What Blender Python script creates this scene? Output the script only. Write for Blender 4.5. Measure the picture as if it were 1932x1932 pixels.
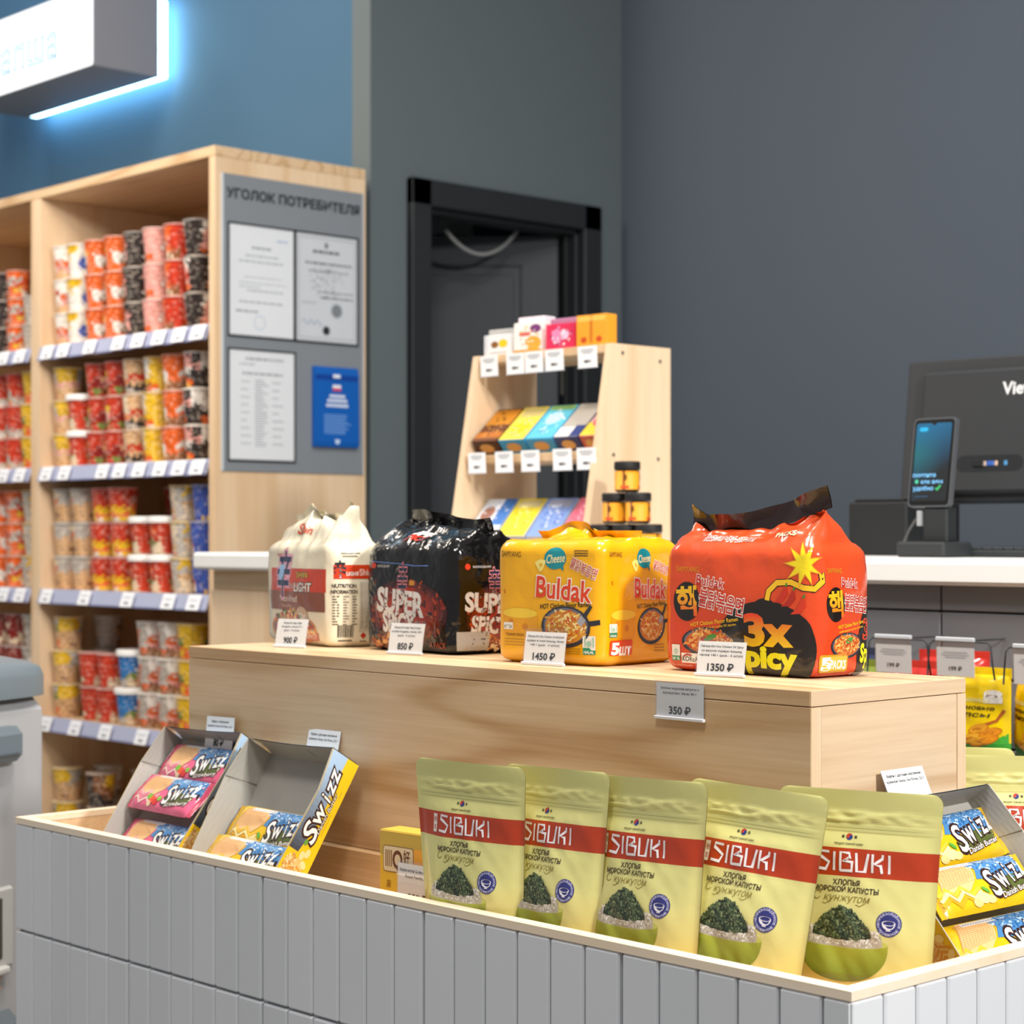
import bpy, math, random
from math import sin, cos, pi, radians as R, sqrt
from mathutils import Vector, Matrix, noise, geometry
D = bpy.data
SC = bpy.context.scene
COL = SC.collection
for o in list(D.objects):
    D.objects.remove(o)
random.seed(7)

# ---------------------------------------------------------------- camera, world, lights, exposure
cam = D.cameras.new('camera')
cam.sensor_fit = 'HORIZONTAL'
cam.sensor_width = 36
cam.lens = 3690 / 1932 * 36
cam.shift_y = 46 / 1932
cam.clip_start = 0.05
cam.dof.use_dof = True
cam.dof.focus_distance = 2.06
cam.dof.aperture_fstop = 9.0
cob = D.objects.new('camera', cam)
cob.location = (0, 0, 1.17)
cob.rotation_euler = (pi / 2, 0, R(46.8))
COL.objects.link(cob)
SC.camera = cob

w = D.worlds.new('shop_ambient')
SC.world = w
w.use_nodes = True
w.node_tree.nodes['Background'].inputs[0].default_value = (0.97, 0.98, 1.0, 1)
w.node_tree.nodes['Background'].inputs[1].default_value = 0.31

def area(name, loc, aim, size, power, col, size_y=None):
    l = D.lights.new(name, 'AREA')
    l.shape = 'RECTANGLE'
    l.size = size
    l.size_y = size_y or size
    l.energy = power
    l.color = col
    o = D.objects.new(name, l)
    o.location = loc
    o.rotation_euler = (Vector(aim) - Vector(loc)).to_track_quat('-Z', 'Y').to_euler()
    COL.objects.link(o)
    return o

area('ceiling_spot_key', (1.3, 1.42, 2.65), (-1.25, 1.6, 0.9), 0.35, 102, (1.0, 0.98, 0.95))
area('front_fill_light', (-0.9, 0.35, 3.2), (-1.5, 1.5, 0.7), 0.5, 27, (1.0, 0.97, 0.93))  # added fill light to brighten the bin and riser fronts
area('ceiling_panel_shelf', (-4.3, 1.55, 3.3), (-4.9, 2.95, 1.2), 0.5, 64, (1.0, 0.89, 0.77), 1.6)
area('ceiling_spot_bin', (-2.1, 1.62, 3.1), (-2.1, 1.62, 0.8), 0.25, 26, (1.0, 0.90, 0.76))
area('ceiling_spot_riser', (-1.35, 1.75, 3.1), (-1.4, 1.66, 0.9), 0.25, 26, (1.0, 0.96, 0.90))
area('wall_fill_light', (-6.0, 2.5, 3.7), (-6.2, 3.4, 2.4), 0.4, 9, (0.70, 0.88, 1.0))  # bluish light added to brighten the blue wall, no known fixture
area('ceiling_panel_counter', (-2.2, 3.1, 3.3), (-2.4, 3.3, 1.0), 0.6, 18, (1.0, 0.97, 0.94))

vs_ = SC.view_settings
SC.display_settings.display_device = 'sRGB'
vs_.view_transform = 'Standard'
vs_.look = 'None'
vs_.gamma = 1
vs_.use_curve_mapping = False
vs_.exposure = 0.0

# ---------------------------------------------------------------- helpers
def lin(h):
    if not isinstance(h, str):
        return h
    r = [int(h[i:i + 2], 16) / 255 for i in (0, 2, 4)]
    return tuple(c / 12.92 if c <= .04045 else ((c + .055) / 1.055) ** 2.4 for c in r)

def TM(loc=(0, 0, 0), rz=0, rx=0, ry=0):
    return Matrix.Translation(loc) @ Matrix.Rotation(rz, 4, 'Z') @ Matrix.Rotation(rx, 4, 'X') @ Matrix.Rotation(ry, 4, 'Y')

class MB:
    """collects faces with one colour each, links them as one mesh object"""
    def __init__(s):
        s.v, s.f, s.c, s.s = [], [], [], []
    def add(s, vs, fs, col='ffffff', M=None, sm=False):
        b = len(s.v)
        if M is not None:
            vs = [M @ Vector(v) for v in vs]
        s.v += [tuple(v) for v in vs]
        many = isinstance(col, list)
        for i, f in enumerate(fs):
            s.f.append([b + k for k in f])
            s.c.append(lin(col[i] if many else col))
            s.s.append(sm)
        return s
    def box(s, lo, hi, col='ffffff', b=0.0, M=None):
        c = [(l + h) / 2 for l, h in zip(lo, hi)]
        h = [abs(q - p) / 2 for p, q in zip(lo, hi)]
        b = min(b, *(x * .98 for x in h))
        if b <= 0:
            vs = [(c[0] + x * h[0], c[1] + y * h[1], c[2] + z * h[2]) for z in (-1, 1) for y in (-1, 1) for x in (-1, 1)]
            fs = [(0, 2, 3, 1), (4, 5, 7, 6), (0, 1, 5, 4), (2, 6, 7, 3), (0, 4, 6, 2), (1, 3, 7, 5)]
            return s.add(vs, fs, col, M)
        vs, ix = [], {}
        for x in (-1, 1):
            for y in (-1, 1):
                for z in (-1, 1):
                    for a in range(3):
                        ix[x, y, z, a] = len(vs)
                        vs.append(tuple(c[i] + (x, y, z)[i] * (h[i] - (0 if i == a else b)) for i in range(3)))
        fs = []
        for a in range(3):
            p, q = [i for i in range(3) if i != a]
            for g in (-1, 1):
                f = []
                for sp, sq in ((-1, -1), (1, -1), (1, 1), (-1, 1)):
                    k = [0, 0, 0]; k[a] = g; k[p] = sp; k[q] = sq
                    f.append(ix[(*k, a)])
                fs.append(f)
            for sp in (-1, 1):          # edges running along axis a
                for sq in (-1, 1):
                    f = []
                    for g, o in ((-1, p), (1, p), (1, q), (-1, q)):
                        k = [0, 0, 0]; k[a] = g; k[p] = sp; k[q] = sq
                        f.append(ix[(*k, o)])
                    fs.append(f)
        for x in (-1, 1):
            for y in (-1, 1):
                for z in (-1, 1):
                    fs.append([ix[x, y, z, a] for a in range(3)])
        return s.add(vs, fs, col, M)
    def grid(s, fn, nu, nv, col='ffffff', sm=True, closed=False, M=None):
        """fn(i/nu, j/nv) -> point; col may be a function of (u, v)"""
        cu = nu if closed else nu + 1
        vs = [fn(i / nu, j / nv) for j in range(nv + 1) for i in range(cu)]
        fs, cs = [], []
        for j in range(nv):
            for i in range(nu):
                i2 = (i + 1) % cu
                fs.append((j * cu + i, j * cu + i2, (j + 1) * cu + i2, (j + 1) * cu + i))
                cs.append(col((i + .5) / nu, (j + .5) / nv) if callable(col) else col)
        return s.add(vs, fs, cs, M, sm)
    def tube(s, pts, r, col, n=8, M=None):
        pts = [Vector(p) for p in pts]
        vs, fs = [], []
        up = Vector((0, 0, 1))
        for i, p in enumerate(pts):
            t = (pts[min(i + 1, len(pts) - 1)] - pts[max(i - 1, 0)]).normalized()
            a = t.cross(up if abs(t.z) < .95 else Vector((1, 0, 0))).normalized()
            b = t.cross(a)
            rr = r[i] if isinstance(r, (list, tuple)) else r
            vs += [p + a * (rr * cos(2 * pi * k / n)) + b * (rr * sin(2 * pi * k / n)) for k in range(n)]
        for i in range(len(pts) - 1):
            for k in range(n):
                fs.append((i * n + k, i * n + (k + 1) % n, (i + 1) * n + (k + 1) % n, (i + 1) * n + k))
        fs += [list(range(n)), list(range((len(pts) - 1) * n, len(pts) * n))]
        return s.add(vs, fs, col, M, True)
    def lathe(s, prof, n, col, M=None, sm=True):
        """prof: (radius, z) pairs; col may be a function (angle fraction, profile index)"""
        vs = [(r * cos(2 * pi * k / n), r * sin(2 * pi * k / n), z) for r, z in prof for k in range(n)]
        fs, cs = [], []
        for i in range(len(prof) - 1):
            for k in range(n):
                fs.append((i * n + k, i * n + (k + 1) % n, (i + 1) * n + (k + 1) % n, (i + 1) * n + k))
                cs.append(col((k + .5) / n, i) if callable(col) else col)
        for i in (0, len(prof) - 1):
            if prof[i][0] > 1e-6:
                fs.append([i * n + k for k in range(n)])
                cs.append(col(0, min(i, len(prof) - 2)) if callable(col) else col)
        return s.add(vs, fs, cs, M, sm)
    def prism(s, poly, lo, hi, axis, col, M=None):
        """extrude a 2-D outline along an axis (0, 1, 2)"""
        n = len(poly)
        def P(a, b, t):
            q = [a, b]; q.insert(axis, t); return tuple(q)
        vs = [P(a, b, lo) for a, b in poly] + [P(a, b, hi) for a, b in poly]
        fs = [list(range(n))[::-1], list(range(n, 2 * n))] + [(i, (i + 1) % n, n + (i + 1) % n, n + i) for i in range(n)]
        return s.add(vs, fs, col, M)
    def mesh(s, name):
        me = D.meshes.new(name)
        me.from_pydata(s.v, [], s.f)
        a = me.color_attributes.new('Col', 'FLOAT_COLOR', 'CORNER')
        buf = []
        for f, c in zip(s.f, s.c):
            buf += [c[0], c[1], c[2], 1.0] * len(f)
        a.data.foreach_set('color', buf)
        me.polygons.foreach_set('use_smooth', s.s)
        me.update()
        return me
    def obj(s, name, mat, parent=None, loc=None, rot=None):
        me = s.mesh(name)
        me.materials.append(mat)
        o = D.objects.new(name, me)
        COL.objects.link(o)
        if loc is not None:
            o.location = loc
        if rot is not None:
            o.rotation_euler = rot
        if parent:
            o.parent = parent
        return o

def tag(o, label=None, cat=None, group=None, kind=None):
    for k, v in (('label', label), ('category', cat), ('group', group), ('kind', kind)):
        if v:
            o[k] = v
    return o

def thing(name, label, cat, loc=(0, 0, 0), rot=(0, 0, 0), group=None):
    o = D.objects.new(name, None)
    o.empty_display_size = .02
    COL.objects.link(o)
    o.location = loc
    o.rotation_euler = rot
    return tag(o, label, cat, group)

def dup(root, loc=None, rot=None, label=None, group=None):
    r = root.copy(); COL.objects.link(r)
    if loc is not None: r.location = loc
    if rot is not None: r.rotation_euler = rot
    if label: r['label'] = label
    if group: r['group'] = group
    for ch in list(root.children):
        c = ch.copy(); COL.objects.link(c); c.parent = r
        for g in ch.children:
            d = g.copy(); COL.objects.link(d); d.parent = c
    return r

# ---- flat shapes in (u, v), used for print
_tc = {}
def glyph(txt, bold=0.0, shear=0.0, res=2):
    """filled outlines of a text: every contour on its own, holes by containment, grown by bold"""
    k = (txt, bold, shear, res)
    if k in _tc:
        return _tc[k]
    cu = D.curves.new('t', 'FONT')
    cu.body = txt; cu.shear = shear
    ob = D.objects.new('t', cu)
    cv = ob.to_curve(bpy.context.evaluated_depsgraph_get())
    C = []
    for sp in cv.splines:
        bp = sp.bezier_points
        P = []
        for i, p in enumerate(bp):
            q = bp[(i + 1) % len(bp)]
            straight = (p.handle_right - p.co).length < 1e-5 and (q.handle_left - q.co).length < 1e-5 or (p.handle_right_type == 'VECTOR' and q.handle_left_type == 'VECTOR')
            n = 1 if straight else res + 1
            for j in range(n):
                t = j / n
                u = 1 - t
                x = p.co * u ** 3 + p.handle_right * (3 * u * u * t) + q.handle_left * (3 * u * t * t) + q.co * t ** 3
                if not P or (P[-1] - x.xy).length > 1e-4:
                    P.append(x.xy)
        if len(P) > 2 and (P[0] - P[-1]).length < 1e-4:
            P.pop()
        if len(P) > 2:
            A = sum(p.x * q.y - q.x * p.y for p, q in zip(P, P[1:] + P[:1])) / 2
            C.append((P, A, min(p.x for p in P), max(p.x for p in P), min(p.y for p in P), max(p.y for p in P)))
    ob.to_curve_clear()
    D.objects.remove(ob); D.curves.remove(cu)
    def inside(pt, P):
        r = False
        for p, q in zip(P, P[1:] + P[:1]):
            if (p.y > pt.y) != (q.y > pt.y) and pt.x < (q.x - p.x) * (pt.y - p.y) / (q.y - p.y) + p.x:
                r = not r
        return r
    def grow(P, A, d):
        if not d: return P
        sg = 1 if A > 0 else -1
        out = []
        for i, p in enumerate(P):
            e1, e2 = (p - P[i - 1]).normalized(), (P[(i + 1) % len(P)] - p).normalized()
            n1, n2 = Vector((e1.y, -e1.x)) * sg, Vector((e2.y, -e2.x)) * sg
            m = n1 + n2
            m = n1 if m.length < 1e-3 else m.normalized()
            out.append(p + m * (d / max(.6, m.dot(n1))))
        return out
    own = {}
    for i, c in enumerate(C):
        best = None
        for j, d in enumerate(C):
            if i != j and c[1] * d[1] < 0 and abs(d[1]) > abs(c[1]) and d[2] <= c[2] + 1e-4 and d[3] >= c[3] - 1e-4 and d[4] <= c[4] + 1e-4 and d[5] >= c[5] - 1e-4 and inside(c[0][0], d[0]):
                if best is None or abs(d[1]) < abs(C[best][1]):
                    best = j
        own[i] = best
    vs, fs = [], []
    for i, c in enumerate(C):
        if own[i] is not None:
            continue
        loops = [[Vector((*p, 0)) for p in grow(c[0], c[1], bold)]] + [[Vector((*p, 0)) for p in grow(h[0], h[1], -bold)] for j, h in enumerate(C) if own[j] == i and min(h[3] - h[2], h[5] - h[4]) > 2.2 * bold]
        b = len(vs)
        for l in loops:
            vs += [(p.x, p.y) for p in l]
        fs += [tuple(b + q for q in f) for f in geometry.tessellate_polygon(loops)]
    _tc[k] = (vs, fs)
    return _tc[k]

def T(txt, cx, cy, h, wd=None, bold=0.0, shear=0.0, rot=0.0, res=2, anchor='c', cap=.73):
    """text with capital height h, optionally squeezed to width wd, centred (or left anchored) at cx, cy"""
    vs, fs = glyph(txt, bold, shear, res)
    b0, _ = glyph(txt, 0.0, shear, res)
    x0, x1 = min(v[0] for v in b0), max(v[0] for v in b0)
    k = h / cap
    kx = k if wd is None else wd / (x1 - x0)
    mx = (x0 + x1) / 2 if anchor == 'c' else x0
    c, s = cos(rot), sin(rot)
    out = []
    for x, y in vs:
        a, b = (x - mx) * kx, (y - cap / 2) * k
        out.append((cx + a * c - b * s, cy + a * s + b * c))
    return out, fs

def rect(x0, y0, x1, y1):
    return [(x0, y0), (x1, y0), (x1, y1), (x0, y1)], [(0, 1, 2), (0, 2, 3)]

def rrect(x0, y0, x1, y1, r, n=4):
    p = []
    for cx, cy, a0 in ((x1 - r, y0 + r, -90), (x1 - r, y1 - r, 0), (x0 + r, y1 - r, 90), (x0 + r, y0 + r, 180)):
        p += [(cx + r * cos(R(a0 + 90 * i / n)), cy + r * sin(R(a0 + 90 * i / n))) for i in range(n + 1)]
    return poly(p)

def poly(pts):
    t = geometry.tessellate_polygon([[Vector((x, y, 0)) for x, y in pts]])
    return list(pts), [tuple(x) for x in t]

def ell(cx, cy, rx, ry, n=28, rot=0.0, a0=0, a1=360, vmin=None):
    p = []
    full = a1 - a0 >= 360
    for i in range(n if full else n + 1):
        a = R(a0 + (a1 - a0) * i / n)
        x, y = rx * cos(a), ry * sin(a)
        x, y = cx + x * cos(rot) - y * sin(rot), cy + x * sin(rot) + y * cos(rot)
        if vmin is not None: y = max(y, vmin)
        p.append((x, y))
    return poly(p)

def stroke(pts, wd):
    L, Rr = [], []
    n = len(pts)
    for i in range(n):
        a, b = pts[max(i - 1, 0)], pts[min(i + 1, n - 1)]
        t = Vector((b[0] - a[0], b[1] - a[1]))
        if t.length < 1e-9: t = Vector((1, 0))
        t.normalize()
        m = 1.0
        if 0 < i < n - 1:
            u = Vector((pts[i][0] - a[0], pts[i][1] - a[1])).normalized()
            m = 1 / max(.72, abs(u.dot(t)))
        ww = (wd[i] if isinstance(wd, (list, tuple)) else wd) / 2 * m
        L.append((pts[i][0] - t.y * ww, pts[i][1] + t.x * ww))
        Rr.append((pts[i][0] + t.y * ww, pts[i][1] - t.x * ww))
    vs = L + Rr
    fs = []
    for i in range(n - 1):
        fs += [(i, i + 1, n + i + 1), (i, n + i + 1, n + i)]
    return vs, fs

def star(cx, cy, ro, ri, n, rot=0):
    return poly([(cx + (ro if i % 2 == 0 else ri) * cos(rot + pi * i / n), cy + (ro if i % 2 == 0 else ri) * sin(rot + pi * i / n)) for i in range(2 * n)])

def planeS(p0, ux=(1, 0, 0), vy=(0, 0, 1), nn=(0, -1, 0)):
    p0, ux, vy, nn = Vector(p0), Vector(ux), Vector(vy), Vector(nn)
    return lambda u, v: (p0 + ux * u + vy * v, nn)

def decal(mb, S, shape, col, lay=1, L=None, eps=.0003, step=.00013):
    """lay a flat shape on a surface S(u, v) -> (point, normal)"""
    vs, fs = list(shape[0]), [tuple(f) for f in shape[1]]
    if L:
        out, st = [], fs[:]
        mid = {}
        while st:
            a, b, c = st.pop()
            e = [(a, b, c), (b, c, a), (c, a, b)]
            ln = [(vs[i][0] - vs[j][0]) ** 2 + (vs[i][1] - vs[j][1]) ** 2 for i, j, _ in e]
            m = max(range(3), key=lambda q: ln[q])
            if ln[m] > L * L:
                i, j, k = e[m]
                key = (min(i, j), max(i, j))
                if key not in mid:
                    mid[key] = len(vs)
                    vs.append(((vs[i][0] + vs[j][0]) / 2, (vs[i][1] + vs[j][1]) / 2))
                q = mid[key]
                st += [(i, q, k), (q, j, k)]
            else:
                out.append((a, b, c))
        fs = out
    d = eps + step * lay
    P = []
    for u, v in vs:
        p, n = S(u, v)
        P.append(p + n * d)
    if callable(col):
        cs = [col(sum(vs[i][0] for i in f) / len(f), sum(vs[i][1] for i in f) / len(f)) for f in fs]
        mb.add(P, fs, cs, None, True)
    else:
        mb.add(P, fs, col, None, True)

def mixc(a, b, t):
    a, b = lin(a), lin(b)
    t = max(0, min(1, t))
    return tuple(x + (y - x) * t for x, y in zip(a, b))

def specks(mb, S, cx, cy, rx, ry, n, size, cols, lay, inside=None, long=2.0, rnd=None):
    """many tiny flat marks inside an ellipse: rice grains, seaweed flakes, noodles"""
    rnd = rnd or random
    vs, fs, cs = [], [], []
    k = 0
    while k < n:
        x, y = rnd.uniform(-1, 1), rnd.uniform(-1, 1)
        if x * x + y * y > 1 or (inside and not inside(cx + x * rx, cy + y * ry)):
            k += .2
            continue
        a = rnd.uniform(0, pi)
        l, ww = size * rnd.uniform(.6, 1.3) * long / 2, size * rnd.uniform(.3, .6)
        b = len(vs)
        for p, q in ((-l, -ww), (l, -ww * .6), (l * .8, ww), (-l * .7, ww * .8)):
            vs.append((cx + x * rx + p * cos(a) - q * sin(a), cy + y * ry + p * sin(a) + q * cos(a)))
        c = rnd.choice(cols)
        fs += [(b, b + 1, b + 2), (b, b + 2, b + 3)]
        cs += [c, c]
        k += 1
    d = .0003 + .00013 * lay
    P = []
    for u, v in vs:
        p, n_ = S(u, v)
        P.append(p + n_ * d)
    mb.add(P, fs, cs, None, True)

# ---------------------------------------------------------------- materials
def nodes(m):
    m.use_nodes = True
    nt = m.node_tree
    return nt, nt.nodes['Principled BSDF'], lambda t: nt.nodes.new(t), nt.links.new

def mat_print(name, rough=.4, spec=.5, coat=0, bump=0, bscale=60, metal=0, var=0.06, vscale=14, coatr=.08, bdist=.002):
    """colour printed on / moulded into the thing, with a slight procedural mottling and crinkle"""
    m = D.materials.new(name)
    nt, bs, N, LK = nodes(m)
    at = N('ShaderNodeAttribute'); at.attribute_name = 'Col'
    tc = N('ShaderNodeTexCoord')
    nz = N('ShaderNodeTexNoise'); nz.inputs['Scale'].default_value = vscale; nz.inputs['Detail'].default_value = 3
    LK(tc.outputs['Object'], nz.inputs['Vector'])
    mr = N('ShaderNodeMapRange'); mr.inputs['To Min'].default_value = 1 - var; mr.inputs['To Max'].default_value = 1 + var
    LK(nz.outputs['Fac'], mr.inputs['Value'])
    mx = N('ShaderNodeVectorMath'); mx.operation = 'SCALE'
    LK(at.outputs['Color'], mx.inputs[0]); LK(mr.outputs['Result'], mx.inputs['Scale'])
    LK(mx.outputs['Vector'], bs.inputs['Base Color'])
    bs.inputs['Roughness'].default_value = rough
    bs.inputs['Specular IOR Level'].default_value = spec
    bs.inputs['Metallic'].default_value = metal
    bs.inputs['Coat Weight'].default_value = coat
    bs.inputs['Coat Roughness'].default_value = coatr
    if bump:
        n2 = N('ShaderNodeTexNoise'); n2.inputs['Scale'].default_value = bscale; n2.inputs['Detail'].default_value = 2
        n2.inputs['Distortion'].default_value = .6
        LK(tc.outputs['Object'], n2.inputs['Vector'])
        bp = N('ShaderNodeBump'); bp.inputs['Strength'].default_value = bump; bp.inputs['Distance'].default_value = bdist
        LK(n2.outputs['Fac'], bp.inputs['Height'])
        LK(bp.outputs['Normal'], bs.inputs['Normal']); LK(bp.outputs['Normal'], bs.inputs['Coat Normal'])
    return m

def mat_wood(name, c1, c2, axis=0, rough=.42, scale=4.0, rings=13.0):
    m = D.materials.new(name)
    nt, bs, N, LK = nodes(m)
    tc = N('ShaderNodeTexCoord')
    def noise_(sc, detail, along, dist=0.0):
        mp = N('ShaderNodeMapping')
        s = [1, 1, 1]; s[axis] = along
        mp.inputs['Scale'].default_value = s
        LK(tc.outputs['Object'], mp.inputs['Vector'])
        n = N('ShaderNodeTexNoise'); n.inputs['Scale'].default_value = sc; n.inputs['Detail'].default_value = detail; n.inputs['Distortion'].default_value = dist
        LK(mp.outputs['Vector'], n.inputs['Vector'])
        return n.outputs['Fac']
    def math_(op, a, b=None):
        n = N('ShaderNodeMath'); n.operation = op
        for i, x in enumerate((a, b)):
            if x is None: continue
            if isinstance(x, (int, float)): n.inputs[i].default_value = x
            else: LK(x, n.inputs[i])
        return n.outputs[0]
    big = noise_(scale, 2.0, .09, .15)
    ring = math_('POWER', math_('ADD', math_('MULTIPLY', math_('SINE', math_('MULTIPLY', big, rings * 6.283)), .5), .5), 5.0)
    fine = noise_(260, 2, .03)
    mid = noise_(95, 3, .035)
    k = math_('ADD', math_('ADD', math_('MULTIPLY', ring, .46), math_('MULTIPLY', fine, .42)), math_('MULTIPLY', mid, .58))
    rp = N('ShaderNodeMapRange'); rp.inputs['From Min'].default_value = .28; rp.inputs['From Max'].default_value = 1.08
    LK(k, rp.inputs['Value'])
    mx = N('ShaderNodeMix'); mx.data_type = 'RGBA'
    mx.inputs[6].default_value = (*lin(c1), 1); mx.inputs[7].default_value = (*lin(c2), 1)
    LK(rp.outputs['Result'], mx.inputs[0])
    LK(mx.outputs[2], bs.inputs['Base Color'])
    bs.inputs['Roughness'].default_value = rough
    bs.inputs['Specular IOR Level'].default_value = .4
    return m

def mat_emit(name, strength, tint=None):
    m = D.materials.new(name)
    nt, bs, N, LK = nodes(m)
    at = N('ShaderNodeAttribute'); at.attribute_name = 'Col'
    LK(at.outputs['Color'], bs.inputs['Emission Color'])
    bs.inputs['Emission Strength'].default_value = strength
    if tint:
        nt.links.remove(bs.inputs['Emission Color'].links[0])
        bs.inputs['Emission Color'].default_value = (*tint, 1)
    bs.inputs['Base Color'].default_value = (.02, .02, .02, 1)
    return m

def mat_paint(name, col, rough=.7, var=.05):
    m = D.materials.new(name)
    nt, bs, N, LK = nodes(m)
    tc = N('ShaderNodeTexCoord')
    nz = N('ShaderNodeTexNoise'); nz.inputs['Scale'].default_value = 1.3; nz.inputs['Detail'].default_value = 5
    LK(tc.outputs['Object'], nz.inputs['Vector'])
    c = lin(col)
    mx = N('ShaderNodeMix'); mx.data_type = 'RGBA'
    mx.inputs[6].default_value = (*[x * (1 - var) for x in c], 1); mx.inputs[7].default_value = (*[x * (1 + var) for x in c], 1)
    LK(nz.outputs['Fac'], mx.inputs[0]); LK(mx.outputs[2], bs.inputs['Base Color'])
    n2 = N('ShaderNodeTexNoise'); n2.inputs['Scale'].default_value = 240
    LK(tc.outputs['Object'], n2.inputs['Vector'])
    bp = N('ShaderNodeBump'); bp.inputs['Strength'].default_value = .12; bp.inputs['Distance'].default_value = .001
    LK(n2.outputs['Fac'], bp.inputs['Height']); LK(bp.outputs['Normal'], bs.inputs['Normal'])
    bs.inputs['Roughness'].default_value = rough
    bs.inputs['Specular IOR Level'].default_value = .3
    return m

def mat_clear(name, rough=.05, tint='ffffff', alpha=.18):
    m = D.materials.new(name)
    nt, bs, N, LK = nodes(m)
    tr = N('ShaderNodeBsdfTransparent'); gl = N('ShaderNodeBsdfGlossy'); mx = N('ShaderNodeMixShader')
    tr.inputs[0].default_value = (*lin(tint), 1)
    gl.inputs['Roughness'].default_value = rough
    mx.inputs[0].default_value = alpha
    LK(tr.outputs[0], mx.inputs[1]); LK(gl.outputs[0], mx.inputs[2])
    LK(mx.outputs[0], nt.nodes['Material Output'].inputs[0])
    return m

M_WX = mat_wood('maple_laminate_along_x', 'E5C9A4', 'C0986B', 0)
M_WY = mat_wood('maple_laminate_along_y', 'E9CFAE', 'CBA57E', 1)
M_WZ = mat_wood('maple_laminate_upright', 'EBD1B0', 'DAB890', 2, scale=4, rings=4)
M_EDGE = mat_wood('maple_edge_band', 'F8E8D2', 'EED6B4', 0, rings=2)
M_TILE = mat_print('glazed_tile', rough=.22, spec=.5, var=.03, vscale=6)
M_FILM = mat_print('glossy_film', rough=.2, spec=.5, coat=.5, bump=.35, bscale=38, var=.05, bdist=.003)
M_DARKFILM = mat_print('glossy_dark_film', rough=.15, spec=.4, coat=.45, bump=.8, bscale=46, var=.05, bdist=.004)
M_SATIN = mat_print('satin_foil', rough=.34, spec=.6, coat=.35, bump=.3, bscale=34, var=.04, bdist=.002, coatr=.12)
M_PAPER = mat_print('matte_paper', rough=.65, spec=.3, var=.02)
M_CARD = mat_print('printed_carton', rough=.45, spec=.4, var=.04)
M_PLAST = mat_print('smooth_plastic', rough=.35, spec=.5, var=.03)
M_MATTE = mat_print('matte_dark_plastic', rough=.55, spec=.35, var=.05)
M_CUP = mat_print('printed_cup', rough=.3, spec=.5, var=.05, vscale=30)
M_METAL = mat_print('painted_metal', rough=.4, spec=.5, metal=.3, var=.04)
M_SIGN = mat_emit('lit_sign_face', 1.5)
M_HALO = mat_emit('led_strip', 12.0, (0.40, .76, 1.0))
M_SCREEN = mat_emit('phone_screen', 1.0)
M_SCREEN.node_tree.nodes['Principled BSDF'].inputs['Specular IOR Level'].default_value = .08
M_CLEAR = mat_clear('clear_acrylic')
M_BLUEW = mat_paint('blue_wall_paint', '42647F')
M_GREYW = mat_paint('dark_grey_wall_paint', '4E5762')
M_BACKW = mat_paint('lit_grey_wall_paint', '606A6D')  # grey wall paint made lighter, standing in for light on the door wall
M_DOOR = mat_paint('charcoal_door_paint', '2B2E31', .5)
M_FLOOR = mat_paint('grey_floor', '8C8A86', .45)

# --------------------------------------------------------------room shell
def struct(o):
    o['kind'] = 'structure'
    return o
def plain(name, lo, hi, mat, col='ffffff', b=0.0, parent=None):
    return MB().box(lo, hi, col, b).obj(name, mat, parent)

struct(plain('floor', (-9, -1.5, -.1), (2.5, 6, 0), M_FLOOR))
struct(plain('wall_left', (-9, 3.40, 0), (-4.27, 3.55, 4.2), M_BLUEW))
mb = MB()
mb.box((-4.27, 3.40, 0), (-4.19, 3.56, 4.2)); mb.box((-4.27, 4.26, 0), (-4.19, 4.4, 4.2)); mb.box((-4.27, 3.56, 2.13), (-4.19, 4.26, 4.2))
struct(mb.obj('wall_back', M_BACKW))
struct(plain('wall_right', (-5.6, 4.40, 0), (2.5, 4.5, 4.2), M_GREYW))
struct(plain('wall_back_room', (-5.6, 3.55, 0), (-5.5, 4.4, 4.2), M_DOOR))

d1 = struct(thing('door_1', 'charcoal panelled door standing behind its thick dark frame', 'door', (-4.19, 3.9, 0)))
mb = MB()
y0, y1, zt = -.371, .387, 2.174
for lo, hi in (((0, y0, 0), (.028, y0 + .072, zt)), ((0, y1 - .075, 0), (.028, y1, zt)), ((0, y0, zt - .076), (.028, y1, zt))):
    mb.box(lo, hi, '25282B', .004)
for lo, hi in (((-.07, y0 + .04, 0), (0, y0 + .072, zt - .06)), ((-.07, y1 - .087, 0), (0, y1 - .06, zt - .06)), ((-.07, y0 + .04, zt - .09), (0, y1 - .06, zt - .07))):
    mb.box(lo, hi, '232629', .003)
mb.box((-.045, y1 - .1, 0), (-.03, y1 - .085, zt - .08), '1C1F21', .002)
mb.obj('door_frame', M_MATTE, d1)
mb = MB()
ML = Matrix.Translation((-.072, .297, 0)) @ Matrix.Rotation(R(46.8), 4, 'Z')     # leaf swung into the back room; local x runs to the hinge
mb.box((-.70, 0, .01), (0, .04, 2.088), '3C4147', .003, ML)
for lo, hi in (((-.59, -.0025, 1.10), (-.111, .001, 1.108)), ((-.59, -.0025, 1.992), (-.111, .001, 2.0)), ((-.119, -.0025, 1.1), (-.111, .001, 2.0)), ((-.59, -.0025, 1.1), (-.582, .001, 2.0))):
    mb.box(lo, hi, '1B1E21', 0, ML)
mb.box((-.57, -.003, 1.13), (-.135, .001, 1.97), '393E44', .002, ML)
mb.obj('door_leaf', M_MATTE, d1)
MB().box((-.06, .294, 1.60), (-.045, .3, 1.70), 'B8B4A8', .003).obj('latch_plate', M_METAL, d1)
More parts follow.
